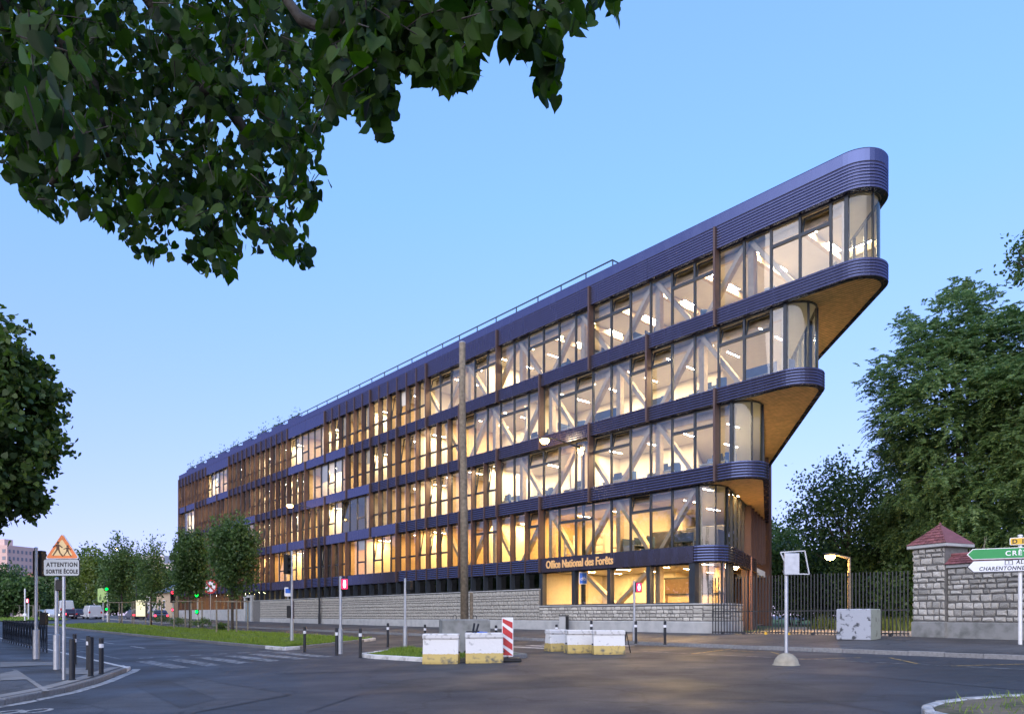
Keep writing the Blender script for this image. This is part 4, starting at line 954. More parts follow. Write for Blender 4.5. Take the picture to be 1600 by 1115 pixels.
def ringp(x, z, r, w=.018):
    pts = [(x + r*math.cos(q), z + r*math.sin(q)) for q in frange(0, 2*math.pi, .45)]
    for p, q in zip(pts[:-1], pts[1:]): bk.obox((p[0], -.179, p[1]), (q[0], -.179, q[1]), .004, w, (0, 0, 1) if abs(p[0]-q[0]) > abs(p[1]-q[1]) else (1, 0, 0))
ringp(-.085, -.05, .062); ringp(.085, -.05, .062)
for p, q in (((-.085, -.05), (-.02, .05)), ((-.02, .05), (.055, .045)), ((.055, .045), (-.01, -.05)), ((-.01, -.05), (-.085, -.05)), ((-.02, .05), (-.01, -.05)), ((.05, .075), (.085, -.05)), ((.05, .075), (.09, .08)), ((-.045, .07), (.0, .07))): bk.obox((p[0], -.179, p[1]), (q[0], -.179, q[1]), .004, .018, (0, 0, 1) if abs(p[0]-q[0]) > abs(p[1]-q[1]) else (1, 0, 0))
bk.obj('bicycle_symbol', MT['bandw'], sg)
street_lamp(499, 974, 453, 789, 796, 'slim dark street lamp with lit arm in front of the middle of the long facade', walk, MT['dark'], .09, .045, 220)
street_lamp(1327, 960, 1297, 868, 870, 'lit garden lamp on a timber post behind the gate bars', walk, MT['wood'], .09, .07, 320, depth=37)
street_lamp(213, 958, 183, 856, 858, 'far street lamp lit among the median treetops', road, MT['dark'], .1, .06, 200, depth=118)
# ---- grey cabinet beside the lamp
P_ = base(881, 985, walk); t_ = thing('utility_cabinet', 'small pale grey utility cabinet behind the far barriers beside the lamp pole', 'cabinet', P_, R(-35))
MB().cbox(-.2, .2, -.16, .16, .05, .82, .02).obj('body', MT['concp'], t_); MB().cbox(-.23, .23, -.19, .19, .82, .88, .015).obj('lid', MT['dark'], t_); MB().box(.2, .225, -.15, .15, .08, .8).obj('door', MT['dark'], t_)
# ---- wooden utility pole in its concrete block
d_ = 25.0; P_ = (at(725, 961, d_)[0], d_, road(at(725, 961, d_)[0], d_))
t_ = thing('concrete_block', 'large grey concrete anchor block holding the wooden utility pole', 'concrete block', P_, R(10))
hb = EYE - 5.5/44 - P_[2]; MB().cbox(-.83, .83, -.8, .8, 0, hb, .04).obj('block', MT['conc'], t_)
for x, y in ((-.37, -.45), (.33, -.45)): MB().tube([(x-.06, y, hb - .02), (x-.06, y, hb + .1), (x, y, hb + .16), (x+.06, y, hb + .1), (x+.06, y, hb - .02)], .012, 6).obj('lifting_loop', MT['dark'], t_)
k_ = d_/FPX; t2 = thing('utility_pole', 'tall weathered wooden utility pole rising from the grey concrete block', 'utility pole', (P_[0], P_[1], P_[2] + hb))
hp = EYE + (HY - 535)*k_ - P_[2] - hb; MB().tube([(.02, 0, -.01), (.0, 0, hp*.4), (-.06, 0, hp*.8), (-.06, 0, hp)], [.145, .135, .115, .11], 14).obj('trunk', MT['wood'], t2, smooth=True)
MB().tube([(.26, .1, -.01), (.26, .1, .95)], .06, 8).obj('stub', MT['wood'], t2); MB().lathe([(.112, hp - .02), (.118, hp - .0), (.08, hp + .03), (0, hp + .03)], 12, (-.06, 0)).obj('cap', MT['galv'], t2)
# ---- painted jersey barriers
def barrier_mats(i):
    m = bpy.data.materials.new('painted_concrete_%d' % i); m.use_nodes = True; t = m.node_tree; b = t.nodes['Principled BSDF']; L = t.links.new; b.inputs['Roughness'].default_value = .75
    tc = t.nodes.new('ShaderNodeTexCoord'); sx = t.nodes.new('ShaderNodeSeparateXYZ'); L(tc.outputs['Object'], sx.inputs[0])
    n = t.nodes.new('ShaderNodeTexNoise'); n.inputs['Scale'].default_value = 4 + i*.3; n.inputs['Detail'].default_value = 8; L(tc.outputs['Object'], n.inputs[0])
    n2 = t.nodes.new('ShaderNodeTexNoise'); n2.inputs['Scale'].default_value = 11 + i; n2.inputs['Detail'].default_value = 6; L(tc.outputs['Object'], n2.inputs[0])
    ad = t.nodes.new('ShaderNodeMath'); ad.operation = 'MULTIPLY_ADD'; ad.inputs[1].default_value = .06; L(n2.outputs[0], ad.inputs[0]); L(sx.outputs[2], ad.inputs[2])
    r = t.nodes.new('ShaderNodeValToRGB'); r.color_ramp.interpolation = 'CONSTANT'; r.color_ramp.elements[0].color = (.5, .37, .12, 1); r.color_ramp.elements[1].color = (.7, .69, .66, 1); r.color_ramp.elements[1].position = .33
    L(ad.outputs[0], r.inputs[0])
    r2 = t.nodes.new('ShaderNodeValToRGB'); r2.color_ramp.elements[0].position = .62; r2.color_ramp.elements[1].position = .78
    low = t.nodes.new('ShaderNodeMapRange'); low.inputs[1].default_value = 0; low.inputs[2].default_value = .3; low.inputs[3].default_value = .16; low.inputs[4].default_value = 0; L(sx.outputs[2], low.inputs[0])
    ad2 = t.nodes.new('ShaderNodeMath'); L(n.outputs[0], ad2.inputs[0]); L(low.outputs[0], ad2.inputs[1]); L(ad2.outputs[0], r2.inputs[0])
    mx = t.nodes.new('ShaderNodeMix'); mx.data_type = 'RGBA'; L(r2.outputs[0], mx.inputs[0]); L(r.outputs[0], mx.inputs[6]); mx.inputs[7].default_value = (.1, .1, .085, 1)
    L(mx.outputs[2], b.inputs['Base Color']); bp = t.nodes.new('ShaderNodeBump'); bp.inputs[0].default_value = .4; bp.inputs[1].default_value = .02; L(n2.outputs[0], bp.inputs['Height']); L(bp.outputs[0], b.inputs['Normal'])
    return m
def barrier(px0, px1, pb, pt, label, rz, group, i):
    P_ = base((px0 + px1)/2, pb); k_ = P_[1]/FPX; w = (px1 - px0)*k_ / math.cos(rz); h = h_px(P_, pt); t_ = thing('concrete_barrier', label, 'barrier', (P_[0], P_[1] + .3, P_[2]), rz, group)
    prof = [(-.3, 0), (-.3, .08), (-.22, .3), (-.16, h - .17), (.16, h - .17), (.22, .3), (.3, .08), (.3, 0)]
    mb = MB(); n = len(prof); v = []
    for x, e in ((-w/2, .0), (-w/2 + .05, 0), (w/2 - .05, 0), (w/2, 0)): v += [(x, y*(.94 if abs(x) > w/2 - .01 else 1), z) for y, z in prof]
    f = [(q*n+j, q*n+(j+1) % n, (q+1)*n+(j+1) % n, (q+1)*n+j) for q in range(3) for j in range(n)] + [tuple(range(n))[::-1], tuple(range(3*n, 4*n))]
    mb.mesh(v, f); m_ = barrier_mats(i); b_ = mb.obj('body', m_, t_); MB().cbox(-w/2 - .01, w/2 + .01, -.2, .2, h - .17, h, .03).obj('cap', M('worn_white_%d' % i, (.66, .65, .63), .7, 0, 0, 6, .3, 30, col2=(.32, .31, .29), c2lo=.52, c2hi=.66), t_)
    for s_ in (-1, 1):
        if abs(w) > .8: MB().tube([(s_*(w/2), -.1, .35), (s_*(w/2 + .05), -.1, .35)], .03, 6).obj('connector', MT['dark'], t_)
    return t_
g1, g2 = 'near pair of concrete barriers', 'far row of concrete barriers'
barrier(660, 716, 1037, 989.5, 'white and yellow concrete barrier, left one of the pair before the utility pole', R(-2), g1, 1)
bA = barrier(726.5, 785, 1035.5, 988, 'white and yellow concrete barrier, right one of the pair next to the chevron panel', R(6), g1, 2)
barrier(856, 884, 1017, 983, 'short white concrete barrier at the left end of the far row', R(28), g2, 3)
barrier(885, 926, 1020, 983.5, 'white concrete barrier in the middle of the far row', R(12), g2, 4)
barrier(927.5, 977, 1022, 984, 'white concrete barrier at the right end of the far row with black scribbles', R(3), g2, 5)
# blue sign lying across the right barrier of the near pair
zt = bA.location.z + h_px(tuple(bA.location), 986); t_ = thing('fallen_sign', 'round blue road sign lying on its dark stand across the near barrier', 'road sign', (bA.location.x - .22, bA.location.y, zt - .04), R(15))
MB().lathe([(0, .16), (.22, .15), (.22, .17), (0, .185)], 20).obj('disc', MT['bluep'], t_, loc=(.12, .05, -.14)); MB().obox((-.35, -.06, .04), (.05, -.1, .05), .04, .04).obj('stand_bar', MT['dark'], t_); MB().obox((-.16, -.12, -.03), (-.1, -.1, .3), .04, .05).obj('stand_leg', MT['dark'], t_); MB().obox((-.06, -.1, -.02), (.03, -.09, .28), .04, .05).obj('stand_leg', MT['dark'], t_)
# chevron panel
P_ = base(793, 1033); t_ = thing('chevron_panel', 'upright red and white striped warning panel in a black foot beside the barriers', 'warning panel', P_, R(4)); k_ = P_[1]/FPX
z0, z1 = .16, h_px(P_, 964); w = .175; MB().prism(rring(-w, w, z0, z1, .03), -.02, .02).obj('board', MT['bandw'], t_)
for i in range(4):
    zz_ = z0 + .04 + i*(z1 - z0)/3.6 + .05; pts = [(-w + .02, zz_ + .2), (-w + .02, zz_ + .2 - .24), (w - .02, zz_ - .1 - .02 - .12), (w - .02, zz_ + .08 - .12)]; pts = [(x, min(max(z, z0 + .03), z1 - .03)) for x, z in pts]; MB().prism(pts, -.026, -.0205).obj('red_stripe', MT['redp'], t_)
MB().cbox(-.28, .42, -.25, .25, 0, .12, .03).obj('foot', MT['black'], t_); MB().box(-.03, .03, -.02, .02, .12, .2).obj('stem', MT['black'], t_)
# small prop leaning at the far barriers' end
P_ = base(979, 1019); t_ = thing('leaning_stand', 'thin dark sign stand leaning on the right end of the far barriers', 'stand', P_)
for x in (-.1, .14): MB().obox((x, 0, 0), (.0, .06, .75), .03, .03).obj('leg', MT['dark'], t_)
# ---- sign seen from behind, on a concrete dome
P_ = base(1228.5, 1038); t_ = thing('temporary_sign', 'back of a grey metal sign with tilted frame on a pole in a concrete dome', 'road sign', P_, R(0)); k_ = P_[1]/FPX
MB().lathe([(.36, -.01), (.36, .015), (.33, .02), (.322, .08), (.29, .16), (.235, .235), (.16, .29), (.08, .32), (0, .33)], 24).obj('concrete_dome', M('cast_concrete', (.32, .29, .22), .85, 0, .15, 6, .3, 40), t_, smooth=True)
MB().tube([(0, 0, .3), (0, 0, h_px(P_, 862))], .05, 12).obj('pole', MT['galv'], t_)
z0, z1 = h_px(P_, 898), h_px(P_, 864); MB().cbox(-.1, .3, -.14, -.06, z0, z1, .012).obj('sign_box', MT['galv'], t_)
for z in (z0 + .08, z1 - .1): MB().box(-.08, .2, -.056, .056, z, z + .04).obj('clamp', MT['galv'], t_)
fr = [(-.2, z1 + .02), (.46, z1 + .06), (.58, z0 + .02), (.2, z0 + .03)]
for p, q in zip(fr[:-1], fr[1:]): MB().obox((p[0], -.1, p[1]), (q[0], -.1, q[1]), .03, .04, (0, 1, 0)).obj('frame_bar', MT['galv'], t_)
MB().obox((-.2, -.1, z1 + .02), (-.06, -.1, z0 + .3), .03, .03, (0, 1, 0)).obj('frame_bar', MT['galv'], t_)
# ---- direction signs at the right edge
P_ = base(1594, 1006, walk); t_ = thing('direction_sign', 'white post with green and white direction arrows and yellow D 19 plate', 'road sign', P_); Z = lambda py: h_px(P_, py); k_ = P_[1]/FPX
MB().tube([(0, 0, -.02), (0, 0, Z(838))], .055, 14).obj('post', MT['white'], t_); MB().lathe([(.06, Z(838)), (.075, Z(837)), (.06, Z(835)), (0, Z(834.5))], 12).obj('cap', MT['white'], t_)
rzs = R(-30); hn = lambda n: thing
def arrow(name, zc, hh, x0, mface, medge, tip):
    L_ = 2.0; o = MB().prism([(x0, zc), (x0 + tip, zc + hh), (x0 + L_, zc + hh), (x0 + L_, zc - hh), (x0 + tip, zc - hh)], -.1, -.07).obj(name, medge, t_, rz=rzs)
    b_ = .022; MB().prism([(x0 + b_*1.6, zc), (x0 + tip + b_*.4, zc + hh - b_), (x0 + L_ - b_, zc + hh - b_), (x0 + L_ - b_, zc - hh + b_), (x0 + tip + b_*.4, zc - hh + b_)], -.106, -.101).obj('arrow_face', mface, o); return o
cr = math.cos(rzs); x0 = -61*k_/cr
oG = arrow('green_arrow', Z(863.3), 8.6*k_, x0, MT['greenp'], MT['bandw'], .16); tx = MB(); text_mb(tx, 'CRÊTEIL', 10.5*k_, x0 + 44*k_/cr, Z(867), -.108, sx=1.0, bold=.004, depth=.001, sp=1.25); tx.obj('lettering', MT['bandw'], oG)
MT['paleblue'] = M('sign_white', (.72, .74, .78), .4, 0, .03)
oW = arrow('white_arrow', Z(883), 9.6*k_, x0, MT['paleblue'], MT['ink'], .18); tx = MB(); text_mb(tx, 'ALFORTVILLE', 8.6*k_, x0 + 56*k_/cr, Z(880.5), -.108, sx=.85, bold=.004, shear=.2, depth=.001, sp=1.15); text_mb(tx, 'CHARENTONNEAU', 8.6*k_, x0 + 14*k_/cr, Z(889.7), -.108, sx=.85, bold=.004, shear=.2, depth=.001, sp=1.12)
text_mb(tx, '1', 7*k_, x0 + 46.5*k_/cr, Z(880), -.108, bold=.002, depth=.001)
for e_ in ((43.5, 52.5, 874.6, 875.3), (43.5, 52.5, 881, 881.7), (43.5, 44.3, 875.3, 881), (51.7, 52.5, 875.3, 881)): tx.box(x0 + e_[0]*k_/cr, x0 + e_[1]*k_/cr, -.109, -.107, Z(e_[3]), Z(e_[2]))
tx.obj('lettering', MT['ink'], oW)
oY = MB().prism(rring(-.28, .42, Z(851), Z(839.5), .04), -.09, -.065).obj('road_number_plate', MT['bandw'], t_, rz=rzs); MB().prism(rring(-.26, .4, Z(850), Z(840.5), .03), -.096, -.0905).obj('plate_face', MT['yelp'], oY); tx = MB(); text_mb(tx, 'D 19', 9.4*k_, -.22, Z(848.6), -.098, bold=.006, depth=.001, sp=1.2); tx.obj('lettering', MT['ink'], oY)
# ---- bus stop flag near the median pole, no-entry style round sign, camera panel
P_ = base(450, 972, walk); t_ = thing('bus_stop_sign', 'white and blue bus stop flag on a thin post before the plinth wall', 'sign', P_); k_ = P_[1]/FPX; Z = lambda py: h_px(P_, py)
MB().tube([(0, 0, 0), (0, 0, Z(917))], .05, 8).obj('post', MT['galv'], t_); o = MB().prism(rring(-5*k_, 9*k_, Z(931), Z(917), .08), -.1, -.06).obj('flag', MT['bandw'], t_); MB().prism(rring(-3.6*k_, 4.5*k_, Z(926), Z(919), .05), -.106, -.101).obj('blue_field', MT['bluep'], o)
P_ = base(329, 972, walk); t_ = thing('round_sign', 'round white sign with red ring half hidden by the median tree', 'road sign', P_); k_ = P_[1]/FPX; Z = lambda py: h_px(P_, py)
MB().tube([(0, 0, 0), (0, 0, Z(915))], .04, 8).obj('post', MT['galv'], t_); rr = 11*k_; mb = MB(); mb.prism([(rr*math.cos(q), Z(916) + rr*math.sin(q)) for q in frange(0, 6.1, .25)], -.1, -.07); o = mb.obj('disc', MT['redp'], t_)
MB().prism([(rr*.74*math.cos(q), Z(916) + rr*.74*math.sin(q)) for q in frange(0, 6.1, .25)], -.106, -.101).obj('field', MT['bandw'], o); MB().obox((-rr*.6, -.109, Z(916) + rr*.6), (rr*.6, -.109, Z(916) - rr*.6), .006, rr*.22, (0, 0, 1)).obj('slash', MT['redp'], o)
MB().obox((-rr*.25, -.108, Z(916) - rr*.5), (-rr*.25, -.108, Z(916) + rr*.2), .004, rr*.16, (1, 0, 0)).obj('arrow_symbol', MT['ink'], o)
P_ = base(161.5, 969, walk); t_ = thing('camera_panel', 'yellow-green speed camera warning panel on a post beside the green signal', 'road sign', P_); k_ = P_[1]/FPX; Z = lambda py: h_px(P_, py)
MB().tube([(0, 0, 0), (0, 0, Z(922))], .08, 8).obj('post', MT['galv'], t_); o = MB().prism(rring(-7.5*k_, 7.5*k_, Z(940.5), Z(918.5), .2), -.2, -.1).obj('panel', M('pale_green_panel', (.42, .6, .2), .5, 0, .05), t_)
mb = MB()
for i in range(3):
    for sg_ in (-1, 1):
        rr = (1.6 + 1.6*i)*k_; pts = [(sg_*(.8*k_ + rr*math.cos(q)*.8), Z(934) + rr*math.sin(q)) for q in frange(-.9, .9, .45)]
        for p, q in zip(pts[:-1], pts[1:]): mb.obox((p[0], -.206, p[1]), (q[0], -.206, q[1]), .01, .7*k_, (1, 0, 0))
mb.obj('wave_symbol', MT['ink'], o)
# ---- gate, side pillar and stone wall
G0, G1 = Vector((9.15, 32.25)), Vector((15.55, 27.55)); gd = (G1 - G0); gl = gd.length; grz = math.atan2(gd.y, gd.x)
t_ = thing('metal_gate', 'black vertical-bar gate and fence between the glass prow and the tiled stone pillar', 'gate', (G0.x, G0.y, walk(*G0) - .02), grz)
zw = lambda x: walk(G0.x + gd.x*x/gl, G0.y + gd.y*x/gl) - t_.location.z
nb = 60; bar = MB().cbox(-.018, .018, -.018, .018, 0, 2.55, .006).me('bar', MT['dark'])
for i in range(nb): x = .05 + i*(gl - .1)/(nb - 1); link('bar', bar, t_, (x, 0, zw(x) + .03))
for z in (.12, 1.05): MB().obox((0, .035, z), (gl, .035, z + zw(gl)), .03, .05).obj('rail', MT['dark'], t_)
for i in range(8): x = .5 + i*gl/8.2; MB().box(x - .05, x + .05, -.06, .06, zw(x) - .02, zw(x) + .1).obj('foot', MT['yelp'] if i in (2, 3) else MT['dark'], t_)
WD = Vector((.393, -.92)).normalized(); wrz = math.atan2(WD.y, WD.x)
PW = 1.28; zb = walk(15.5, 27.4) - .02
MT['tile'] = M('clay_tile', (.2, .075, .08), .7, 0, .2, 8, .2, 30, rnd=.3); MT['stone2'] = M('rubble_stone', (.5, .475, .42), .88, 0, 0, 9, .8, 16, rnd=.3, col2=(.3, .29, .25), c2lo=.42, c2hi=.72)
STONE2 = [s.me('stone', MT['stone2']) for s in STONES]
def lay(parent, fr, W_, H_, seed, h=.225, wmin=.22, wmax=.5):
    r_ = random.Random(seed)
    for x, z, w, q in courses(W_, H_, h, wmin, wmax, r_):
        pos, rz = fr(x, z); o = link('stone', STONE2[r_.randrange(7)], parent, pos, rz); o.scale = (w - .045*r_.uniform(.6, 1.5), 1.5, q - .042*r_.uniform(.6, 1.5))
pil = thing('gate_pillar', 'rubble stone gate pillar with pyramid roof of dark red tiles', 'pillar', (15.62, 27.4, zb), wrz)
MB().box(0, PW, .02, PW, .62, 3.42).obj('core', MT['mortar'], pil); MB().cbox(-.05, PW + .02, -.05, PW, 0, .62, .03).obj('rendered_base', MT['conc'], pil)
lay(pil, lambda x, z: ((x, .02, .64 + z), 0), PW, 2.77, 11); lay(pil, lambda x, z: ((.0, PW - x, .64 + z), R(-90)), PW, 2.77, 12)
MB().cbox(-.16, PW + .16, -.16, PW + .16, 3.42, 3.55, .02).obj('cornice', MT['concp'], pil)
def tile_roof(parent, quad, nu, nv, th=.025):
    """rows of tiles over a quad (a,b bottom edge; c,d top edge)"""
    a, b, c, d = [Vector(q) for q in quad]; nrm = (b - a).cross(d - a).normalized()
    for j in range(nv):
        v0, v1 = j/nv, (j + 1.25)/nv; v1 = min(v1, 1.0)
        L0, L1 = (a + (d - a)*v0), (b + (c - b)*v0); wid = max((L1 - L0).length, .02); n = max(1, round(nu*wid/(b - a).length)); sh = .5/n*(j % 2)
        for i in range(n + (j % 2)):
            u0, u1 = max(0, i/n - sh), min(1, (i+1)/n - sh)
            if u1 - u0 < .02: continue
            f_ = lambda u, v: (a + (b - a)*u)*(1 - v) + (d + (c - d)*u)*v
            g_ = .008/wid; p = [f_(u0 + g_, v0), f_(u1 - g_, v0), f_(u1 - g_, v1), f_(u0 + g_, v1)]; o1 = nrm*th*rng.uniform(.9, 1.5); o2 = nrm*.002
            mb = MB(); mb.mesh([p[0], p[1], p[2], p[3], p[0] + o1, p[1] + o1, p[2] + o2, p[3] + o2], [(4,5,6,7),(0,1,5,4),(1,2,6,5),(3,0,4,7)]); mb.obj('tile', MT['tile'], parent)
e_ = .17; c_ = PW/2; apx = (c_, c_, 4.36); bz = 3.55
ro = MB(); cor = [(-e_, -e_, bz), (PW+e_, -e_, bz), (PW+e_, PW+e_, bz), (-e_, PW+e_, bz)]
for i in range(4): ro.poly([cor[i], cor[(i+1) % 4], apx])
ro.poly(cor[::-1]); roof_o = ro.obj('roof', MT['tile'], pil)
for i in (0, 3): tile_roof(roof_o, [cor[i], cor[(i+1) % 4], apx, apx], 9, 7)
MB().tube([(c_, c_, 4.32), (c_, c_, 4.42)], [.06, .03], 8).obj('finial', MT['tile'], roof_o)
WL = 9.0
wal = thing('garden_wall', 'rubble stone boundary wall with red tile coping, running out at the right edge', 'wall', (15.62 + WD.x*PW, 27.4 + WD.y*PW, zb), wrz)
MB().box(0, WL, .17, .6, .6, 2.62).obj('core', MT['mortar'], wal); MB().cbox(0, WL, .08, .62, 0, .6, .02).obj('rendered_base', MT['conc'], wal); lay(wal, lambda x, z: ((x, .17, .62 + z), 0), 5.2, 2.0, 13)
MB().box(0, WL, .05, .72, 2.62, 2.74).obj('coping_course', MT['concp'], wal)
cq = [(0, -.02, 2.74), (WL, -.02, 2.74), (WL, .385, 3.1), (0, .385, 3.1)]; rfo = MB(); rfo.poly(cq); rfo.poly([(WL, .79, 2.74), (0, .79, 2.74), (0, .385, 3.1), (WL, .385, 3.1)]); rfo.poly([(0, -.02, 2.74), (0, .385, 3.1), (0, .79, 2.74)]); ro2 = rfo.obj('roof', MT['tile'], wal)
tile_roof(ro2, [(0, -.02, 2.74), (5.2, -.02, 2.74), (5.2, .385, 3.1), (0, .385, 3.1)], 26, 4)
MB().tube([(0, .385, 3.12), (WL, .385, 3.12)], .05, 8).obj('ridge', MT['tile'], ro2)
# ---- painted concrete cube before the fence
P_ = base(1352, 999.5, walk); k_ = P_[1]/FPX; t_ = thing('concrete_cube', 'concrete block with flaking white and black paint in front of the gate', 'concrete block', (P_[0], P_[1] + .5, P_[2]), R(-43)); hc = h_px(P_, 948) - .06
m_ = M('flaking_paint', (.36, .38, .42), .75, 0, 0, 5.5, .5, 20, col2=(.05, .055, .06), c2lo=.56, c2hi=.66, det=12); m2_ = M('flaking_paint_pale', (.36, .38, .31), .8, 0, 0, 3.4, .5, 20, col2=(.2, .2, .16), c2lo=.55, c2hi=.68)
mb = MB(); w = .6; mb.cbox(-w, w, -w, w, 0, hc, .03); mb.m = [1 if i in (3, 7, 11, 2, 6, 10) and i % 4 == 3 else 0 for i in range(len(mb.m))]; mb.obj('block', [m_, m2_], t_)
for x, y in ((-.25, -.1), (.3, .1)): MB().tube([(x-.06, y, hc - .02), (x-.05, y, hc + .1), (x+.05, y, hc + .1), (x+.06, y, hc - .02)], .014, 6).obj('lifting_loop', MT['dark'], t_)
# ------------------------------------------------------------------ vegetation
def unit(v): return v / np.maximum(np.linalg.norm(v, axis=-1, keepdims=True), 1e-9)
LEAF = np.array([(-.5, 0), (-.15, -.3), (.25, -.24), (.55, 0), (.25, .24), (-.15, .3)])
HEART = np.array([(-.42, 0), (-.5, -.2), (-.3, -.42), (.0, -.4), (.28, -.22), (.6, 0), (.28, .22), (.0, .4), (-.3, .42), (-.5, .2)])
def leaves(c, size, shape, dirs=None, spread=1.0, mats=None, name='foliage', cup=.12):
    n = len(c); d = nrg.normal(size=(n, 3)) * spread
    if dirs is not None: d = d + dirs
    d = unit(d); s_ = unit(np.cross(d, unit(nrg.normal(size=(n, 3))))); up = np.cross(s_, d); sz = (np.full(n, size) if np.isscalar(size) else size) * nrg.uniform(.7, 1.25, n)
    V = c[:, None, :] + sz[:, None, None] * (d[:, None, :] * shape[None, :, 0:1] + s_[:, None, :] * shape[None, :, 1:2] + up[:, None, :] * (cup * np.abs(shape[None, :, 1:2]) * 2))
    return npmesh(name, V, len(shape), mats)
_t = np.linspace(0, np.pi, 8)
_HX = np.array([-.42, -.52, -.42, -.16, .12, .34, .5, .68]); _HY = np.array([0, -.2, -.4, -.47, -.41, -.26, -.1, 0])
def folded(c, size, dirs, spread, mat, name, fold=.22):
    n = len(c); d = unit(nrg.normal(size=(n, 3)) * spread + dirs); s_ = unit(np.cross(d, unit(nrg.normal(size=(n, 3))))); up = np.cross(s_, d); sz = size * nrg.uniform(.7, 1.3, n)
    X = np.concatenate([_HX, _HX[6:0:-1]]); Y = np.concatenate([_HY, -_HY[6:0:-1]]); k = len(X); fo = nrg.uniform(.05, fold * 2, n); be = nrg.uniform(-.1, .35, n)
    V = c[:, None] + sz[:, None, None] * (d[:, None] * X[None, :, None] + s_[:, None] * Y[None, :, None] * nrg.uniform(.85, 1.1, n)[:, None, None] + up[:, None] * (fo[:, None] * np.abs(Y)[None] - be[:, None] * np.maximum(X, 0)[None] ** 2)[:, :, None])
    me = bpy.data.meshes.new(name); me.vertices.add(n*k); me.vertices.foreach_set('co', V.reshape(-1).astype(np.float32)); h = [0, 1, 2, 3, 4, 5, 6, 7]; h2 = [7, 8, 9, 10, 11, 12, 13, 0]
    idx = (np.array(h + h2)[None] + k*np.arange(n)[:, None]).reshape(-1); me.loops.add(len(idx)); me.loops.foreach_set('vertex_index', idx.astype(np.int32)); me.polygons.add(2*n)
    me.polygons.foreach_set('loop_start', np.arange(0, 16*n, 8, dtype=np.int32)); me.polygons.foreach_set('loop_total', np.full(2*n, 8, dtype=np.int32)); me.materials.append(mat); me.update(calc_edges=True); return me
def clump_pts(cen, rad, ncl, per, seed, clr=.26, shell=.45, flat=.7, noise=.18):
    g = np.random.default_rng(seed); u = unit(g.normal(size=(ncl, 3))); r = (shell + (1 - shell) * g.random(ncl) ** .6) * (1 + g.normal(0, noise, ncl))
    r = np.minimum(r, 1.12); cc = u * r[:, None]; pts = np.repeat(cc, per, 0) + np.clip(g.normal(size=(ncl*per, 3)), -1.9, 1.9) * np.array([clr, clr, clr*flat]) * np.repeat(g.uniform(.55, 1.25, ncl), per)[:, None]
    return np.array(cen) + pts * np.array(rad), np.array(cen) + cc * np.array(rad)
MT['leafL'] = leaf_mat('lime_leaves', (.03, .065, .014), (.11, .17, .04)); MT['leafM'] = leaf_mat('street_tree_leaves', (.035, .075, .022), (.12, .19, .06))
MT['leafD'] = leaf_mat('dark_leaves', (.03, .065, .022), (.09, .15, .045)); MT['leafA'] = leaf_mat('pinnate_leaves', (.06, .125, .05), (.17, .26, .09))
MT['leafY'] = leaf_mat('yellow_green_leaves', (.06, .1, .02), (.17, .22, .05)); MT['grassb'] = leaf_mat('grass_blades', (.09, .16, .022), (.25, .34, .06), .3)
def tree(name, label, P_, cen, rad, ncl, per, lsz, mat, seed, group, trunk_r=.09, clr=.26, shell=.45, shape=LEAF, limbs=8, noise=.18, dirs=None, flat=.7):
    t_ = thing(name, label, 'tree', P_, 0, group); lc = np.array(cen) - np.array(P_); pts, cc = clump_pts(lc, rad, ncl, per, seed, clr, shell, flat, noise); pts[:, 2] = np.maximum(pts[:, 2], .4)
    link('crown', leaves(pts, lsz, shape, dirs, 1, mat, 'crown'), t_)
    g = random.Random(seed); top = Vector((lc[0], lc[1], lc[2] + rad[2]*.5)); fork = Vector((lc[0]*.5, lc[1]*.5, max(.3*lc[2], lc[2] - rad[2]*.95))); mb = MB()
    mb.tube([(0, 0, -.1), (0, 0, .3), fork, (fork + top)/2, top], [trunk_r*1.3, trunk_r, trunk_r*.85, trunk_r*.55, trunk_r*.15], 8); mb.obj('trunk', MT['bark'], t_, smooth=True)
    for i in range(limbs):
        q = Vector(cc[g.randrange(len(cc))]); s0 = fork + (top - fork)*g.uniform(0, .6); m_ = (s0 + q)/2 + Vector((0, 0, -.05*(q - s0).length))
        MB().tube([s0, m_, q], [trunk_r*.4, trunk_r*.28, trunk_r*.1], 6).obj('limb', MT['bark'], t_)
    return t_
def px_tree(name, label, px, pyc, rx, rz, d, ncl, per, lsz, mat, seed, group, g=road, pb=None, trunk_r=.12, **k):
    c = at(px, pyc, d); m_ = d/FPX; X = at(pb or px, 961, d)[0]
    return tree(name, label, (X, d, g(X, d)), c, (rx*m_, rx*m_*.95, rz*m_), ncl, per, lsz, mat, seed, group, trunk_r, **k)
yz = lambda X, Y: walk_as(fa(X, Y)[0], 0)
# left lime tree leaning into the frame
px_tree('lime_tree', 'dense dark green lime tree filling the left edge above the school sign', -66, 662, 132, 170, 15.5, 560, 52, .13, MT['leafL'], 21, None, lwz, trunk_r=.17, clr=.095, shell=.55, shape=HEART, limbs=14, noise=.1)
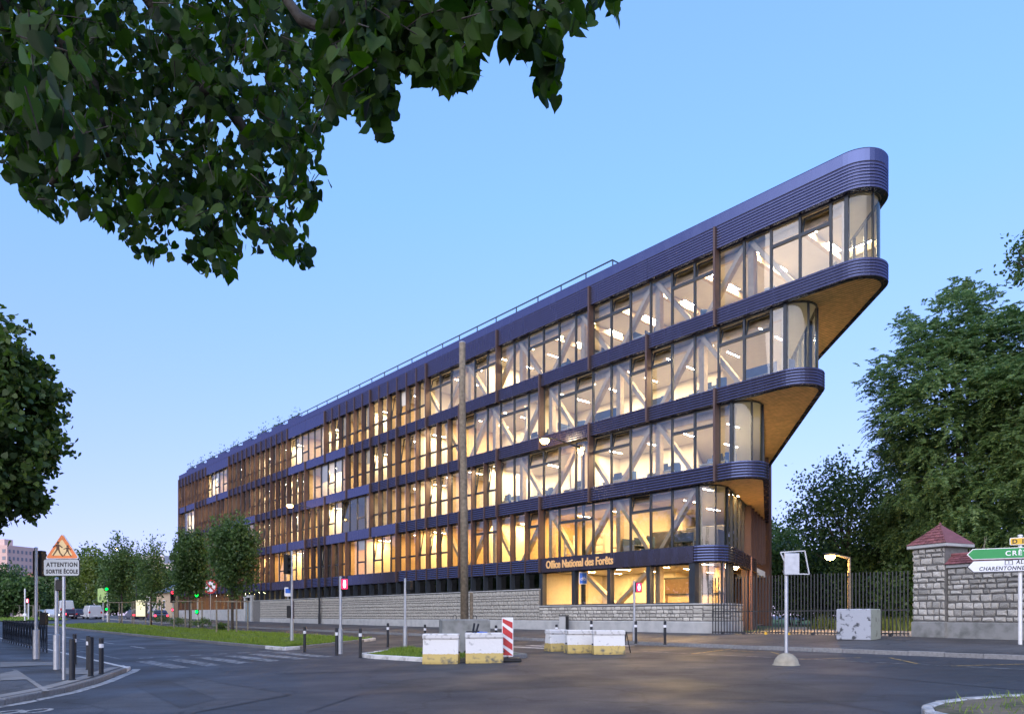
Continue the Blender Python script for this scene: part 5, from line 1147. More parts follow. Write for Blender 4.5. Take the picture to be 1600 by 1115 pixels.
# young trees on the median, with timber guards
gT = 'young trees on the grass median'; mg = lambda X, Y: road(X, Y) + .12
px_tree('median_tree', 'tall young tree in the median closest to the brown facade, full round crown', 363, 862, 32, 58, 52, 170, 75, .2, MT['leafM'], 31, gT, mg, trunk_r=.11, clr=.2, noise=.26, shell=.3)
px_tree('median_tree', 'young median tree just left of the one before the facade, partly merging with it', 297, 880, 26, 50, 60, 160, 70, .22, MT['leafM'], 32, gT, mg, trunk_r=.11, clr=.2, noise=.26, shell=.3)
px_tree('median_tree', 'sparse young median tree with sky showing through above the lit panel', 236, 897, 22, 48, 75, 70, 48, .24, MT['leafM'], 33, gT, mg, trunk_r=.1, clr=.3, noise=.25)
px_tree('median_tree', 'conical young median tree right of the green far signal', 190, 890, 25, 46, 86, 130, 60, .26, MT['leafM'], 34, gT, mg, trunk_r=.1, clr=.2, noise=.26, shell=.3)
def guard(px0, px1, pb, pt, label, dep=None):
    P_ = base((px0 + px1)/2, pb, mg); w = (px1 - px0)*P_[1]/FPX; h = h_px(P_, pt); t_ = thing('tree_guard', label, 'tree guard', P_, FROT + R(40), 'timber tree guards on the median')
    r_ = w*.36
    for x, y in ((-r_, -r_), (r_, -r_), (r_, r_), (-r_, r_)): MB().tube([(x, y, -.1), (x, y, h)], .055, 7).obj('post', MT['greywood'], t_)
    for a_, b_ in (((-1, -1), (1, -1)), ((1, -1), (1, 1)), ((1, 1), (-1, 1)), ((-1, 1), (-1, -1))): MB().obox((a_[0]*r_*1.12, a_[1]*r_*1.12, h - .05), (b_[0]*r_*1.12, b_[1]*r_*1.12, h - .05), .1, .05).obj('rail', MT['greywood'], t_)
guard(340, 386, 987, 938, 'grey timber guard frame round the tree nearest the facade')
guard(274, 314, 981, 938, 'grey timber guard frame beside the bright green signal')
guard(212, 250, 975, 939, 'grey timber guard frame in front of the lit yellow panel')
guard(173, 204, 972, 940, 'grey timber guard frame right of the distant green signal')
for i, (a_, b_) in enumerate(((2, 18), (22, 38), (44, 60))): guard(a_, b_, 965, 945, ['small distant timber guard frame at the left picture edge', 'small distant timber guard frame left of the thin white post', 'small distant timber guard frame just left of the tall signal pole'][i])
# shrubs on the median
for i, (px, pb, w, h, lb) in enumerate(((252, 973, 13, 12, 'low rose bush under the sparse median tree'), (279, 977, 14, 13, 'low rose bush left of the bright green signal'), (316, 981, 16, 15, 'leafy rose bush at the foot of the bright green signal'), (346, 984, 9, 11, 'small loose bush by the guard frame nearest the facade'))):
    P_ = base(px, pb, mg); m_ = P_[1]/FPX; t_ = thing('rose_bush', lb, 'bush', P_, 0, 'rose bushes on the median'); pts, cc = clump_pts((0, 0, h*m_*.55), (w*m_, w*m_, h*m_*.55), 40, 22, 50 + i, .25); link('foliage', leaves(pts, .1, LEAF, mats=MT['leafM']), t_)
    for j in range(5): MB().tube([(0, 0, -.05), tuple(cc[j]*.6 + np.array([0, 0, .1])), tuple(cc[j])], .012, 5).obj('stem', MT['bark'], t_)
# grass
def grass(name, label, pts, h, mat, seed, lean=.45, w=.012):
    g = np.random.default_rng(seed); n = len(pts); H_ = h * g.uniform(.5, 1.3, n) * (.75 + .45*np.sin(pts[:, 0]*1.9 + 1.3*np.sin(pts[:, 1]*.8)) * np.sin(pts[:, 1]*1.3)); an = g.uniform(0, 6.28, n); d = np.stack([np.cos(an), np.sin(an), 0*an], 1); le = unit(g.normal(size=(n, 3))) * (H_*lean)[:, None]; le[:, 2] = H_
    wv = w * (1 + pts[:, 1]/45); V = np.stack([pts - d*wv[:, None], pts + d*wv[:, None], pts + le], 1); me = npmesh(name, V, 3, mat); o = link(name, me); tag(o, label, 'grass', kind='stuff'); return o
def as_pts(n, a0, a1, lo, hi, g, zf, pw=1.0):
    u = g.random(n) ** pw; a = a1 + (a0 - a1) * u; out = []
    for x in a:
        l_, h_ = lo(x), hi(x); s = l_ + (h_ - l_) * g.random(); out.append((*xy(x, s), zf(x, s)))
    return np.array(out)
g_ = np.random.default_rng(5)
mz = lambda a, s: road_as(a, s) + .1
grass('median_grass', 'long green grass covering the kerbed median', as_pts(42000, -72, -10.8, lambda a: med_lo(a) + .1, lambda a: 16.0, g_, mz, 1.7), .17, MT['grassb'], 1)
grass('island_grass', 'short green grass on the small white-kerbed island', as_pts(7000, -5.0, .8, lambda a: 13.3, lambda a: 15.9 if a > -4 else 13.6 + (a + 5.4)*1.5, g_, mz), .14, MT['grassb'], 2)
grass('far_median_grass', 'strip of grass on the distant median at the left', as_pts(6000, -165, -97, lambda a: 10, lambda a: 17.4, g_, mz), .25, MT['grassb'], 3, w=.03)
an = g_.uniform(0, 6.28, 9000); rr = np.sqrt(g_.random(9000))*.93; X = cx + rx*rr*np.cos(an); Y = cyy + ry*rr*np.sin(an); keep = (X > 8.3 + g_.normal(0, .5, 9000)) | (g_.random(9000) < .06)
X, Y = X[keep], Y[keep]; grass('verge_grass', 'rough grass and weeds growing on the rounded dirt island', np.stack([X, Y, np.array([road(x, y) + .13 for x, y in zip(X, Y)])], 1), .12, MT['grassb'], 4, .7, w=.006)
# weeds behind the gate
pp_ = as_pts(9000, -2, 14, lambda a: -24, lambda a: -12.5 + .25*a, g_, lambda a, s: .77); grass('meadow_weeds', 'tall yellow-green weeds lit up behind the gate bars', pp_, .8, leaf_mat('weed_blades', (.07, .1, .02), (.2, .24, .06)), 6, .35, w=.016)
# right: pinnate-leaved trees
def frond_tree(label, px, pyc, rx, rz, d, nfr, seed, pb, mat, group, flen=.75, nl=9, lsz=.22, trunk_r=.2):
    c = at(px, pyc, d); m_ = d/FPX; X = at(pb, 961, d)[0]; P_ = np.array((X, d, yz(X, d))); g = np.random.default_rng(seed); lc = np.array(c) - P_
    t_ = thing('pinnate_tree', label, 'tree', tuple(P_), 0, group); ncl = max(30, nfr//26); rad = np.array((rx*m_, rx*m_*.9, rz*m_))
    u = unit(g.normal(size=(ncl, 3))); r = (.4 + .6*g.random(ncl)**.55)*(1 + g.normal(0, .16, ncl)); cc = lc + u*r[:, None]*rad
    ci = g.integers(0, ncl, nfr); st = cc[ci] + g.normal(size=(nfr, 3))*np.array([.45, .45, .25]); out = unit(u[ci] + g.normal(size=(nfr, 3))*.7 + np.array([0, 0, .1]))
    tt = np.linspace(.12, 1, nl); pts = []; dr = []
    for t in tt:
        for sgn in (-1, 1):
            p = st + out*(flen*t) + np.array([0, 0, -1.])*(flen*.45*t*t); sd_ = unit(np.cross(out, np.array([0, 0, 1.]))); pts.append(p + sd_*sgn*lsz*.35); dr.append(sd_*sgn*2.2 + out*.8 + np.array([0, 0, -.6]))
    pts = np.concatenate(pts); dr = np.concatenate(dr); link('crown', leaves(pts, lsz, np.array([(-.5, 0), (0, -.19), (.55, 0), (0, .19)]), dr, .35, mat, 'crown', .05), t_)
    top = Vector(lc) + Vector((0, 0, rad[2]*.6)); fork = Vector((lc[0]*.6, lc[1]*.6, lc[2] - rad[2]*.8))
    MB().tube([(0, 0, -.1), (fork.x*.4, fork.y*.4, fork.z*.5), fork, (fork + top)/2, top], [trunk_r*1.3, trunk_r, trunk_r*.8, trunk_r*.5, .02], 9).obj('trunk', MT['bark'], t_, smooth=True)
    for i in range(16):
        q = Vector(cc[i*(ncl//16) % ncl]); s0 = fork + (top - fork)*g.uniform(0, .7); MB().tube([s0, (s0 + q)/2 + Vector((0, 0, .2)), q], [trunk_r*.35, trunk_r*.22, .015], 6).obj('limb', MT['bark'], t_)
gR = 'trees behind the garden wall'
frond_tree('big feathery-leaved tree towering behind the tiled pillar', 1492, 655, 112, 198, 44, 7600, 71, 1512, MT['leafA'], gR)
frond_tree('feathery-leaved tree cut off by the right picture edge', 1630, 660, 85, 190, 40, 5600, 72, 1600, MT['leafA'], gR)
frond_tree('lower feathery tree filling the gap right of the round-crowned tree', 1440, 800, 55, 115, 48, 3000, 73, 1440, MT['leafA'], gR)
px_tree('broadleaf_tree', 'round dense dark tree behind the gate lamp', 1325, 822, 76, 92, 53, 190, 70, .24, MT['leafD'], 74, gR, yz, trunk_r=.22, clr=.2, shell=.55, limbs=10)
px_tree('broadleaf_tree', 'paler tree showing just right of the glass prow', 1232, 868, 30, 50, 66, 80, 50, .27, MT['leafM'], 75, gR, yz, trunk_r=.15, limbs=5)
px_tree('broadleaf_tree', 'thin leafy tree peeping out beside the edge of the prow', 1202, 850, 17, 40, 72, 60, 40, .27, MT['leafM'], 76, gR, yz, trunk_r=.12, limbs=4)
px_tree('broadleaf_tree', 'dark tree directly behind the pillar roof', 1480, 850, 75, 75, 50, 150, 60, .25, MT['leafD'], 77, gR, yz, trunk_r=.2, limbs=6, shell=.4)
px_tree('broadleaf_tree', 'dark bluish tree behind the direction sign', 1580, 830, 70, 80, 47, 150, 60, .24, MT['leafD'], 78, gR, yz, trunk_r=.2, limbs=6, shell=.4)
px_tree('broadleaf_tree', 'dark low tree behind the middle of the gate', 1390, 875, 60, 60, 56, 130, 60, .25, MT['leafD'], 79, gR, yz, trunk_r=.15, limbs=4, shell=.35)
px_tree('broadleaf_tree', 'leafy bough tip high at the right picture edge', 1612, 400, 42, 34, 36, 26, 30, .2, MT['leafD'], 80, gR, yz, trunk_r=.16, limbs=4)
for i, (px, pyc, rx_, rz_, d, lb) in enumerate(((1230, 905, 40, 38, 58, 'dark thicket behind the gate next to the entrance'), (1300, 905, 45, 42, 60, 'dark thicket behind the gate lamp post'), (1370, 915, 45, 38, 52, 'dark thicket behind the painted concrete cube'), (1430, 925, 40, 36, 46, 'dark thicket against the tiled pillar'), (1262, 918, 34, 30, 64, 'dark thicket between the sign pole and the gate lamp'))):
    c = at(px, pyc, d); m_ = d/FPX; X = c[0]; P_ = (X, d, yz(X, d)); t_ = thing('thicket', lb, 'shrub', P_, 0, 'thickets behind the gate'); pts, cc = clump_pts((0, 0, c[2] - P_[2]), (rx_*m_*1.25, rx_*m_*.8, rz_*m_*1.35), 210, 60, 90 + i, .25, .2); pts[:, 2] = np.maximum(pts[:, 2], .05); link('foliage', leaves(pts, .3, LEAF, mats=MT['leafD']), t_)
    for j in range(5): MB().tube([(cc[j][0]*.3, 0, -.05), tuple(cc[j])], [.05, .015], 5).obj('stem', MT['bark'], t_)
t_ = thing('bare_bush', 'pale bare-twigged bush behind the wall coping beside the pillar roof', 'bush', (*at(1512, 961, 30)[:2], .77))
for i in range(26):
    a_ = rng.uniform(-.5, .5); h = rng.uniform(2.6, 4.3); MB().tube([(rng.uniform(-.2, .2), 0, 0), (a_*h*.4, rng.uniform(-.2, .2), h*.6), (a_*h*.75, rng.uniform(-.4, .4), h)], [.018, .012, .005], 4).obj('twig', MT['greywood'], t_)
# distant street trees along the avenue
gD = 'distant avenue trees'
for i, (px, pyc, rx_, rz_, d, mt, lb) in enumerate((
    (14, 918, 24, 34, 150, 'leafD', 'distant rounded tree at the left picture edge'), (46, 932, 20, 26, 120, 'leafM', 'pale small distant tree beside the thin white post'), (10, 934, 22, 26, 118, 'leafM', 'pale small distant tree at the very left'),
    (78, 922, 22, 32, 150, 'leafD', 'distant tree behind the text plate of the school sign'), (104, 918, 20, 36, 146, 'leafM', 'distant tree over the parked dark cars'), (128, 908, 22, 44, 144, 'leafM', 'distant tall tree above the white van'),
    (152, 902, 22, 42, 140, 'leafY', 'distant yellow-green tree left of the green far signal'), (172, 914, 18, 40, 134, 'leafM', 'distant tree behind the green far signal'), (214, 912, 22, 36, 130, 'leafM', 'distant tree behind the lit panel'), (258, 916, 20, 32, 128, 'leafD', 'distant tree behind the low slate roof'),
    (60, 940, 16, 18, 140, 'leafD', 'distant low tree left of the signal poles'), (118, 938, 22, 18, 150, 'leafD', 'distant low dark tree behind the parked cars'), (182, 940, 22, 18, 140, 'leafD', 'distant low dark tree behind the conical median tree'))):
    px_tree('avenue_tree', lb, px, pyc, rx_, rz_, d, 80, 44, .55, MT[mt], 100 + i, gD, road, trunk_r=.25, limbs=3, shell=.4)
# ---- foreground lime boughs hanging into the top of the picture
OUT = [(-260, 150), (-60, 235), (0, 248), (18, 275), (45, 312), (75, 345), (112, 330), (175, 352), (190, 383), (232, 402), (270, 398), (310, 408), (350, 436), (398, 400), (440, 398), (482, 426), (497, 405), (470, 362), (492, 322), (512, 272), (503, 205), (528, 162), (560, 170), (584, 212), (602, 200), (612, 142), (650, 112), (690, 132), (712, 146), (745, 112), (752, 62), (768, 32), (778, 62), (800, 68), (815, 96), (838, 98), (848, 135), (866, 168), (880, 132), (872, 64), (890, 38), (930, 42), (968, 24), (985, -60), (700, -260), (-260, -260)]
def inside(x, y):
    c = False; n = len(OUT); j = n - 1
    for i in range(n):
        xi, yi = OUT[i]; xj, yj = OUT[j]
        if (yi > y) != (yj > y) and x < (xj - xi)*(y - yi)/(yj - yi) + xi: c = not c
        j = i
    return c
gt = random.Random(99); TR = Vector((-4.6, 4.2)); tz = lwz(*TR)
t_ = thing('overhanging_lime', 'big lime tree whose leafy boughs hang across the top of the view', 'tree', (TR.x, TR.y, tz)); T0 = Vector((TR.x, TR.y, tz))
MB().tube([(0, 0, -.2), (0, 0, .4), (.15, .1, 2.2), (.4, .3, 4.2), (.7, .5, 6.5), (.9, .6, 9)], [.34, .26, .23, .2, .14, .05], 12).obj('trunk', MT['bark'], t_, smooth=True)
def W3(px, py, d): return Vector(at(px, py, d)) - T0
limbs = [[Vector((.4, .3, 4.0)), W3(-60, -120, 5.2), W3(95, 62, 5.4), W3(146, 132, 5.5), W3(152, 185, 5.6), W3(168, 250, 5.7)], [Vector((.5, .4, 4.6)), W3(120, -160, 5.8), W3(268, 52, 6.0), W3(308, 138, 6.1), W3(268, 222, 6.2)], [Vector((.6, .4, 5.4)), W3(330, -160, 5.2), W3(470, 30, 5.0), W3(560, 70, 4.9)], [Vector((.6, .4, 5.8)), W3(520, -200, 4.2), W3(700, -40, 3.9), W3(800, 10, 3.8)],
         [W3(308, 138, 6.1), W3(345, 150, 6.2), W3(400, 230, 6.3), W3(420, 330, 6.4)], [W3(152, 185, 5.6), W3(120, 230, 5.5), W3(80, 290, 5.5)]]
for L_ in limbs: n = len(L_); MB().tube(L_, [.07*(1 - .8*i/(n - 1)) + .008 for i in range(n)], 8).obj('limb', MT['bark'], t_, smooth=True)
pts, drs, szs, tw = [], [], [], MB(); made = 0
while made < 1900:
    px, py = gt.uniform(-260, 985), gt.uniform(-260, 438)
    if not inside(px, py): continue
    if px < 0 or py < -10:
        if gt.random() < .55: continue
    if made > 1500 and not all(inside(px + q[0], py + q[1]) for q in ((28, 0), (-28, 0), (0, 30), (0, -10))): continue
    d = gt.triangular(4.3, 7.6, 6.0) if px < 520 else gt.triangular(3.0, 4.6, 3.7)
    if 20 < px < 120 and 30 < py < 180 and gt.random() < .08: d = gt.uniform(2.2, 3.0)
    made += 1
    a = W3(px, py, d); dirx = Vector((gt.uniform(-1, 1), gt.uniform(-.8, .8), gt.uniform(-1.1, -.1))).normalized(); L_ = gt.uniform(.12, .3); nl = gt.randint(4, 7); prev = a
    for j in range(nl):
        q = a + dirx*(L_*j/nl) + Vector((gt.gauss(0, .03), gt.gauss(0, .05), gt.gauss(0, .03) - .03*j/nl))
        w = q + T0; qx = 800 + FPX*w.x/w.y; qy = HY - FPX*(w.z - EYE)/w.y
        if not inside(qx + gt.uniform(-12, 12), qy - gt.uniform(-4, 14)): continue
        pts.append(q); drs.append((dirx.x*.8, dirx.y*.5, -1.1)); szs.append(gt.uniform(.062, .105))
    w = a + dirx*L_ + T0; k0 = a + T0
    if inside(800 + FPX*w.x/w.y, HY - FPX*(w.z - EYE)/w.y + 16) and inside(800 + FPX*w.x/w.y + 14, HY - FPX*(w.z - EYE)/w.y): tw.tube([a - dirx*.03, a + dirx*L_*.8], [.004, .002], 4, caps=False)
link('crown', folded(np.array([tuple(p) for p in pts]), np.array(szs), np.array(drs), .55, leaf_mat('lime_leaves_near', (.009, .025, .005), (.055, .12, .015), .45, .6), 'crown'), t_); tw.obj('twigs', MT['bark'], t_)['kind'] = 'stuff'

# unseen limes added left of the frame to darken the lower facade's reflections
t_lime = t_
for i, a_ in enumerate((-10, -20, -31, -42, -54, -68)):
    X, Y = xy(a_, 33); P_ = (X, Y, lwz(X, Y)); tree('lime_tree', ['unseen added lime standing nearest beyond the left edge', 'second unseen added lime beyond the left edge', 'third unseen added lime beyond the left edge', 'fourth unseen added lime beyond the left edge', 'fifth unseen added lime beyond the left edge', 'sixth unseen added lime beyond the left edge'][i], P_, (X, Y, P_[2] + 6.8), (5.6, 5.2, 5.4), 260, 40, .42, MT['leafL'], 300 + i, 'unseen limes added for the facade reflections', .2, .2, .5)
t_ = t_lime
# unseen crown mass added above and behind the viewer to shade the leaves
g = np.random.default_rng(123); cc = np.stack([g.uniform(-9.5, 3.5, 420), g.uniform(-6.5, 1.2, 420), g.uniform(5.4, 10.5, 420)], 1) - np.array(T0)
pp_ = np.repeat(cc, 16, 0) + g.normal(0, .32, (420*16, 3)); link('shading_crown', leaves(pp_, .2, LEAF, mats=MT['leafL']), t_)
# ------------------------------------------------------------------ cars, far buildings, furniture behind the glass
MT['tyre'] = M('tyre', (.015, .015, .016), .8); MT['cglass'] = M('car_glass', (.02, .025, .03), .08, 0, 0, spec=.8); MT['tailE'] = emis('tail_lamp', (1, .03, .06), 6)
def car(name, label, px, pb, col, rz, L=4.2, Wd=1.75, Hh=1.5, van=False, tail=False, head=False, g=road, cat='car'):
    P_ = base(px, pb, g); t_ = thing(name, label, cat, P_, rz, 'vehicles along the avenue'); paint = M('car_paint_' + name + str(px), col, .3, .2, .03, coat=.6)
    h = Hh; l = L/2; w = Wd/2
    if van: prof = [(-l, .32), (-l, h*.55), (-l + .08, h - .08), (-l + .25, h), (l*.45, h), (l*.72, h*.62), (l - .1, h*.52), (l, .5), (l, .32)]; cab = (h*.58, h*.93, -l + .02, l*.6)
    else: prof = [(-l, .3), (-l, h*.58), (-l + .25, h*.66), (-l + .55, h - .05), (-l + 1.0, h), (l*.2, h), (l*.55, h*.66), (l - .25, h*.58), (l, h*.42), (l, .3)]
    v = []; n = len(prof)
    for y, s_ in ((-w, .0), (-w + .06, 1), (w - .06, 1), (w, 0)):
        for x, z in prof: tum = .82 if z > h*.7 else 1; v.append((x*(1 if s_ else .985), (y if abs(y) < w else y)*tum, z if s_ else (z*.985 + .005)))
    f = [(q*n+j, q*n+(j+1) % n, (q+1)*n+(j+1) % n, (q+1)*n+j) for q in range(3) for j in range(n)] + [tuple(range(n)), tuple(range(3*n, 4*n))[::-1]]
    MB().mesh(v, f).obj('body', paint, t_)
    zb, zt = h*.64, h*.92
    for y in (-1, 1): MB().poly([((-l + .5) if not van else l*.1, y*w*.93, zb), (l*.45, y*w*.93, zb), (l*.22, y*w*.83, zt), ((-l + .8) if not van else l*.1, y*w*.83, zt)]).obj('side_window', MT['cglass'], t_)
    MB().mesh([(-l - .01 + (.2 if not van else 0), -w*.8, zb), (-l - .01 + (.2 if not van else 0), w*.8, zb), (-l + (.58 if not van else .02), w*.7, zt), (-l + (.58 if not van else .02), -w*.7, zt)], [(0, 1, 2, 3)]).obj('rear_window', MT['cglass'] if not van else paint, t_)
    MB().poly([(l*.52, -w*.8, zb), (l*.52, w*.8, zb), (l*.2, w*.7, zt), (l*.2, -w*.7, zt)]).obj('windscreen', MT['cglass'], t_)
    for x in (-l*.62, l*.62):
        for y in (-1, 1): wo = MB().tube([(x, y*(w - .2), .3), (x, y*(w + .01), .3)], .31, 14).obj('wheel', MT['tyre'], t_); MB().tube([(x, y*(w + .0), .3), (x, y*(w + .02), .3)], .18, 10).obj('rim', MT['galv'], wo)
    for y in (-1, 1):
        MB().box(-l - .02, -l + .02, y*w*.82 - .12, y*w*.82 + .12, h*.42, h*.56).obj('tail_lamp', MT['tailE'] if tail else MT['redp'], t_); MB().box(l - .08, l + .02, y*w*.8 - .14, y*w*.8 + .14, h*.36, h*.44).obj('headlight', emis('headlight', (1, .8, .5), 12) if head else MT['bandw'], t_)
    MB().box(-l - .03, -l, -.26, .26, .45, .56).obj('number_plate', MT['bandw'], t_); return t_
aw = math.atan2(-U[1], -U[0])
car('white_van', 'white panel van seen from behind, parked along the avenue', 144, 966.3, (.62, .63, .64), aw, 4.6, 1.9, 2.0, van=True, cat='van')
car('parked_car', 'dark blue car in front of the white van', 124, 966, (.03, .03, .06), aw, tail=False)
car('parked_car', 'dark violet car with lit tail lamps left of the blue one', 107, 966.2, (.04, .02, .035), aw, tail=True)
car('moving_car', 'white car on the distant carriageway nearest the tall signal pole', 80, 965.5, (.6, .6, .6), aw + math.pi, head=True)
car('moving_car', 'pale silver-green car leftmost of the distant cars', 66, 965, (.4, .45, .44), aw + math.pi)
car('parked_truck', 'white box truck behind the dark cars', 100, 964.6, (.62, .63, .62), aw, 6, 2.2, 3.0, van=True, cat='truck')
car('moving_car', 'dark car with glowing red tail lamps passing behind the median bushes', 212, 968.5, (.03, .04, .08), aw, 4.4, 1.8, 1.5, tail=True, g=lambda X, Y: road(X, Y))
car('moving_car', 'blue car with glowing red tail lamps left of the low brick building', 245, 970, (.05, .09, .2), aw, 4.2, 1.8, 1.5, tail=True)
# lit advertising panel
P_ = base(221, 967.5, walk); k_ = P_[1]/FPX; t_ = thing('advertising_panel', 'lit pale yellow advertising panel behind the median guard frames', 'panel', P_); Z = lambda py: h_px(P_, py)
MB().cbox(-8.5*k_, 8.5*k_, -.12, .12, .3, Z(936), .04).obj('casing', MT['dark'], t_); MB().box(-7.8*k_, 7.8*k_, -.14, -.121, .45, Z(937)).obj('lit_face', emis('lit_poster', (.95, .9, .6), .95), t_); MB().box(-.3, .3, -.1, .1, 0, .3).obj('foot', MT['dark'], t_)
# low brick house with slate roof
d_ = 100; c = at(262, 961, d_); hg = walk(c[0], d_); t_ = thing('brick_house', 'low pale brick house with dark slate roof beyond the median trees', 'house', (c[0], d_, hg), FROT)
br = M('pale_brick', (.45, .34, .22), .85, 0, .15, 6, .3, 30); MB().box(-5.5, 2.2, 0, 7, 0, 3.6).obj('wall', br, t_)
rp = MB(); rp.mesh([(-6, -.4, 3.5), (2.6, -.4, 3.5), (2.6, 7.4, 3.5), (-6, 7.4, 3.5), (-6, 3.5, 5.4), (2.6, 3.5, 5.4)], [(0, 1, 5, 4), (2, 3, 4, 5), (1, 2, 5), (3, 0, 4), (3, 2, 1, 0)]); rp.obj('roof', M('slate', (.045, .05, .065), .5, 0, .2, 5), t_)
for x in (-4.4, -2.2): wo = MB().box(x, x + 1, -.04, .05, 1.1, 2.5).obj('window', MT['white'], t_); MB().box(x + .08, x + .92, -.05, -.041, 1.18, 2.42).obj('pane', MT['cglass'], wo)
def block(name, label, px0, px1, pt, d, depth, col, rz, rows, cols, roof=None, rcol=(.3, .1, .07), sidec=0):
    x0, _, z1 = at(px0, pt, d); x1 = at(px1, pt, d)[0]; w = x1 - x0; t_ = thing(name, label, 'building', (x0, d, 0), rz); MB().box(0, w, 0, depth, 0, z1).obj('wall', M(name + '_render', col, .9, 0, .06, .3), t_)
    wm = M(name + '_glass', (.16, .17, .2), .3, 0, .1)
    ch, cw = (z1 - 4)/rows, w/cols
    for r in range(rows):
        for q in range(cols): wo = MB().box(q*cw + cw*.28, q*cw + cw*.74, -.12, -.01, 3 + r*ch + ch*.28, 3 + r*ch + ch*.78).obj('window', wm, t_)
    if sidec:
        for r in range(rows):
            for q in range(sidec): dw = depth/sidec; MB().box(w + .01, w + .12, q*dw + dw*.3, q*dw + dw*.7, 3 + r*ch + ch*.28, 3 + r*ch + ch*.75).obj('window', wm, t_)
    if roof: rp = MB(); rp.mesh([(-.5, -.5, z1), (w + .5, -.5, z1), (w + .5, depth + .5, z1), (-.5, depth + .5, z1), (w*.12, depth/2, z1 + roof), (w*.88, depth/2, z1 + roof)], [(0, 1, 5, 4), (2, 3, 4, 5), (1, 2, 5), (3, 0, 4), (3, 2, 1, 0)]); rp.obj('roof', M(name + '_tiles', rcol, .8, 0, .15, 1), t_)
    return t_
t_ = block('apartment_block', 'tall pinkish apartment block on the skyline at the left edge', -70, 28, 853, 300, 14, (.62, .42, .36), R(-12), 9, 8, sidec=7)
MB().box(18, 22, 3, 7, 31, 34).obj('roof_box', M('roof_box_render', (.62, .45, .4), .9), t_)
block('tiled_house', 'long building with dull red tiled roof on the left skyline', 22, 98, 906, 230, 12, (.5, .42, .36), R(-8), 2, 9, 3.2)
block('pale_block', 'pale apartment block showing above the median trees', 205, 262, 868, 260, 12, (.6, .55, .52), R(-10), 7, 7)
block('pale_block', 'small pale building behind the left part of the office facade', 252, 275, 880, 240, 10, (.62, .52, .46), R(-10), 5, 3)
# ---- office furniture behind the glass (standing on the slabs)
MT['chairf'] = M('chair_fabric', (.05, .1, .2), .8); MT['desk'] = M('desk_top', (.35, .42, .5), .5); MT['screen'] = M('screen_back', (.03, .06, .12), .4)
def zfl(k): return 1.0 if k == 0 else SP[k][0] + .46
FN = {0: 'ground', 1: 'first', 2: 'second', 3: 'third', 4: 'top'}
ONE = ['beside the prow corner', 'second bay from the prow corner', 'third bay from the prow corner', 'fourth bay from the prow corner', 'fifth bay from the prow corner', 'sixth bay from the prow corner', 'seventh bay from the prow corner', 'eighth bay from the prow corner']
def place(name, label, cat, k, a, b, rz, group): X, Y = xy(a, -b); return thing(name, label, cat, (X, Y, zfl(k)), FROT + rz, group)
def chair(k, a, b, rz, w):
    t_ = place('office_chair', 'dark blue office chair behind the %s-floor glazing, %s' % (FN[k], w), 'chair', k, a, b, rz, 'office chairs behind the glass')
    MB().cbox(-.25, .25, -.24, .24, .44, .53, .03).obj('seat', MT['chairf'], t_); MB().cbox(-.24, .24, .22, .3, .58, 1.15, .035).obj('backrest', MT['chairf'], t_); MB().tube([(0, 0, .06), (0, 0, .45)], .03, 6).obj('column', MT['dark'], t_); MB().obox((0, .24, .5), (0, .27, .7), .06, .02).obj('back_support', MT['dark'], t_)
    for i in range(5): q = i*1.257; MB().obox((0, 0, .07), (.28*math.cos(q), .28*math.sin(q), .04), .04, .03).obj('foot', MT['dark'], t_)
def desk(k, a, b, rz, w):
    t_ = place('office_desk', 'pale desk behind the %s-floor glazing, %s' % (FN[k], w), 'desk', k, a, b, rz, 'desks behind the glass'); MB().cbox(-.8, .8, -.4, .4, .72, .76, .01).obj('desk_top', MT['desk'], t_)
    for x in (-.75, .75): MB().box(x - .03, x + .03, -.36, .36, 0, .72).obj('leg', MT['galv'], t_)
    MB().box(-.8, .8, .38, .41, .74, 1.15).obj('privacy_screen', MT['slate'], t_)
    m_ = place('monitor', 'dark monitor on the %s-floor desk, %s' % (FN[k], w), 'monitor', k, a, b, rz, 'monitors behind the glass'); m_.location.z += .76; MB().cbox(-.28, .28, .0, .04, .12, .46, .01).obj('screen', MT['screen'], m_); MB().box(-.03, .03, .0, .03, .01, .14).obj('stem', MT['dark'], m_); MB().cbox(-.12, .12, -.08, .1, 0, .012, .003).obj('foot', MT['dark'], m_)
for k in (1, 2, 3, 4):
    aE = outline(AK[k], GD, 10, end=1)[0][0]; g = random.Random(40 + k); nn_ = {1: 2, 2: 6, 3: 6, 4: 6}[k]
    for i in range(nn_):
        a = aE - 1.6 - i*3.1
        if k != 4 or i > 2:
            desk(k, a, g.uniform(1.55, 1.8), R(g.choice((0, 180, 90, 0))), ONE[i])
        chair(k, a + g.uniform(.7, 1.1), g.uniform(1.3, 1.6), R(g.uniform(0, 360)), ONE[i])
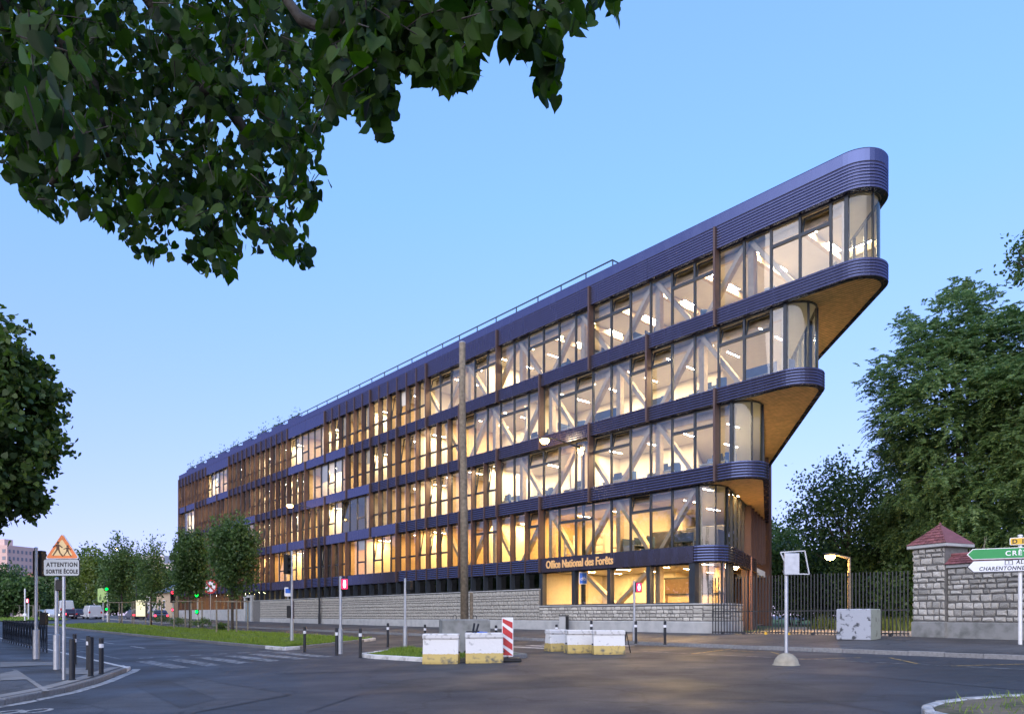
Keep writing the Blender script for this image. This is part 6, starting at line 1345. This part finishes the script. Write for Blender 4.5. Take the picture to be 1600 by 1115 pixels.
# first floor: grey lounge booths, shelving ladder; ground floor: counter
for i, (a, b) in enumerate(((-2.0, 2.0), (-4.4, 2.3))):
    t_ = place('lounge_booth', ['high-backed grey lounge booth on the first floor right at the prow', 'high-backed grey lounge booth on the first floor, farther from the prow'][i], 'sofa', 1, a, b, R(10), 'lounge booths')
    gf_ = M('grey_felt', (.1, .1, .11), .9); MB().cbox(-1.0, 1.0, .35, .5, 0, 1.55, .06).obj('backrest', gf_, t_); MB().cbox(-1.0, 1.0, -.35, .35, .1, .46, .06).obj('seat', gf_, t_)
    for x in (-1.0, .88): MB().cbox(x, x + .12, -.35, .35, 0, 1.3, .05).obj('side_panel', gf_, t_)
for i, a in enumerate((-8.3, -10.6)):
    t_ = place('shelf_rack', ['open white shelf rack on the first floor left of the table', 'open white shelf rack on the first floor above the start of the lettering'][i], 'shelf', 1, a, 1.4, R(15), 'shelf racks')
    for x in (-.3, .3): MB().box(x - .02, x + .02, -.15, .15, 0, 1.7).obj('upright', MT['white'], t_)
    for z in (.2, .6, 1.0, 1.4): MB().box(-.28, .28, -.15, .15, z, z + .03).obj('shelf', MT['white'], t_)
t_ = place('meeting_table', 'dark meeting table on the first floor behind the middle glazing', 'table', 1, -6.4, 1.7, 0, None); MB().cbox(-.8, .8, -.45, .45, .72, .77, .01).obj('table_top', MT['dark'], t_)
for x in (-.7, .7): MB().obox((x, -.3, 0), (x*.8, 0, .72), .05, .05).obj('leg', MT['glulam'], t_); MB().obox((x, .3, 0), (x*.8, 0, .72), .05, .05).obj('leg', MT['glulam'], t_)
t_ = place('reception_counter', 'timber reception counter inside the lit ground-floor lobby', 'counter', 0, -3.2, 3.2, R(15), None); MB().cbox(-1.4, 1.4, -.3, .3, 0, 1.7, .02).obj('front', MT['iwood'], t_); MB().cbox(-1.5, 1.5, -.38, .38, 1.7, 1.76, .01).obj('counter_top', MT['dark'], t_)
t_ = place('lobby_door', 'dark double door in the rear wall of the lobby', 'door', 0, -5.9, 5.45, 0, None); MB().box(-.9, .9, 0, .08, 0, 2.7).obj('leaf', M('dark_oak', (.1, .06, .035), .5), t_); MB().box(-.98, .98, .02, .1, 2.7, 2.8).obj('lintel', MT['frame'], t_)
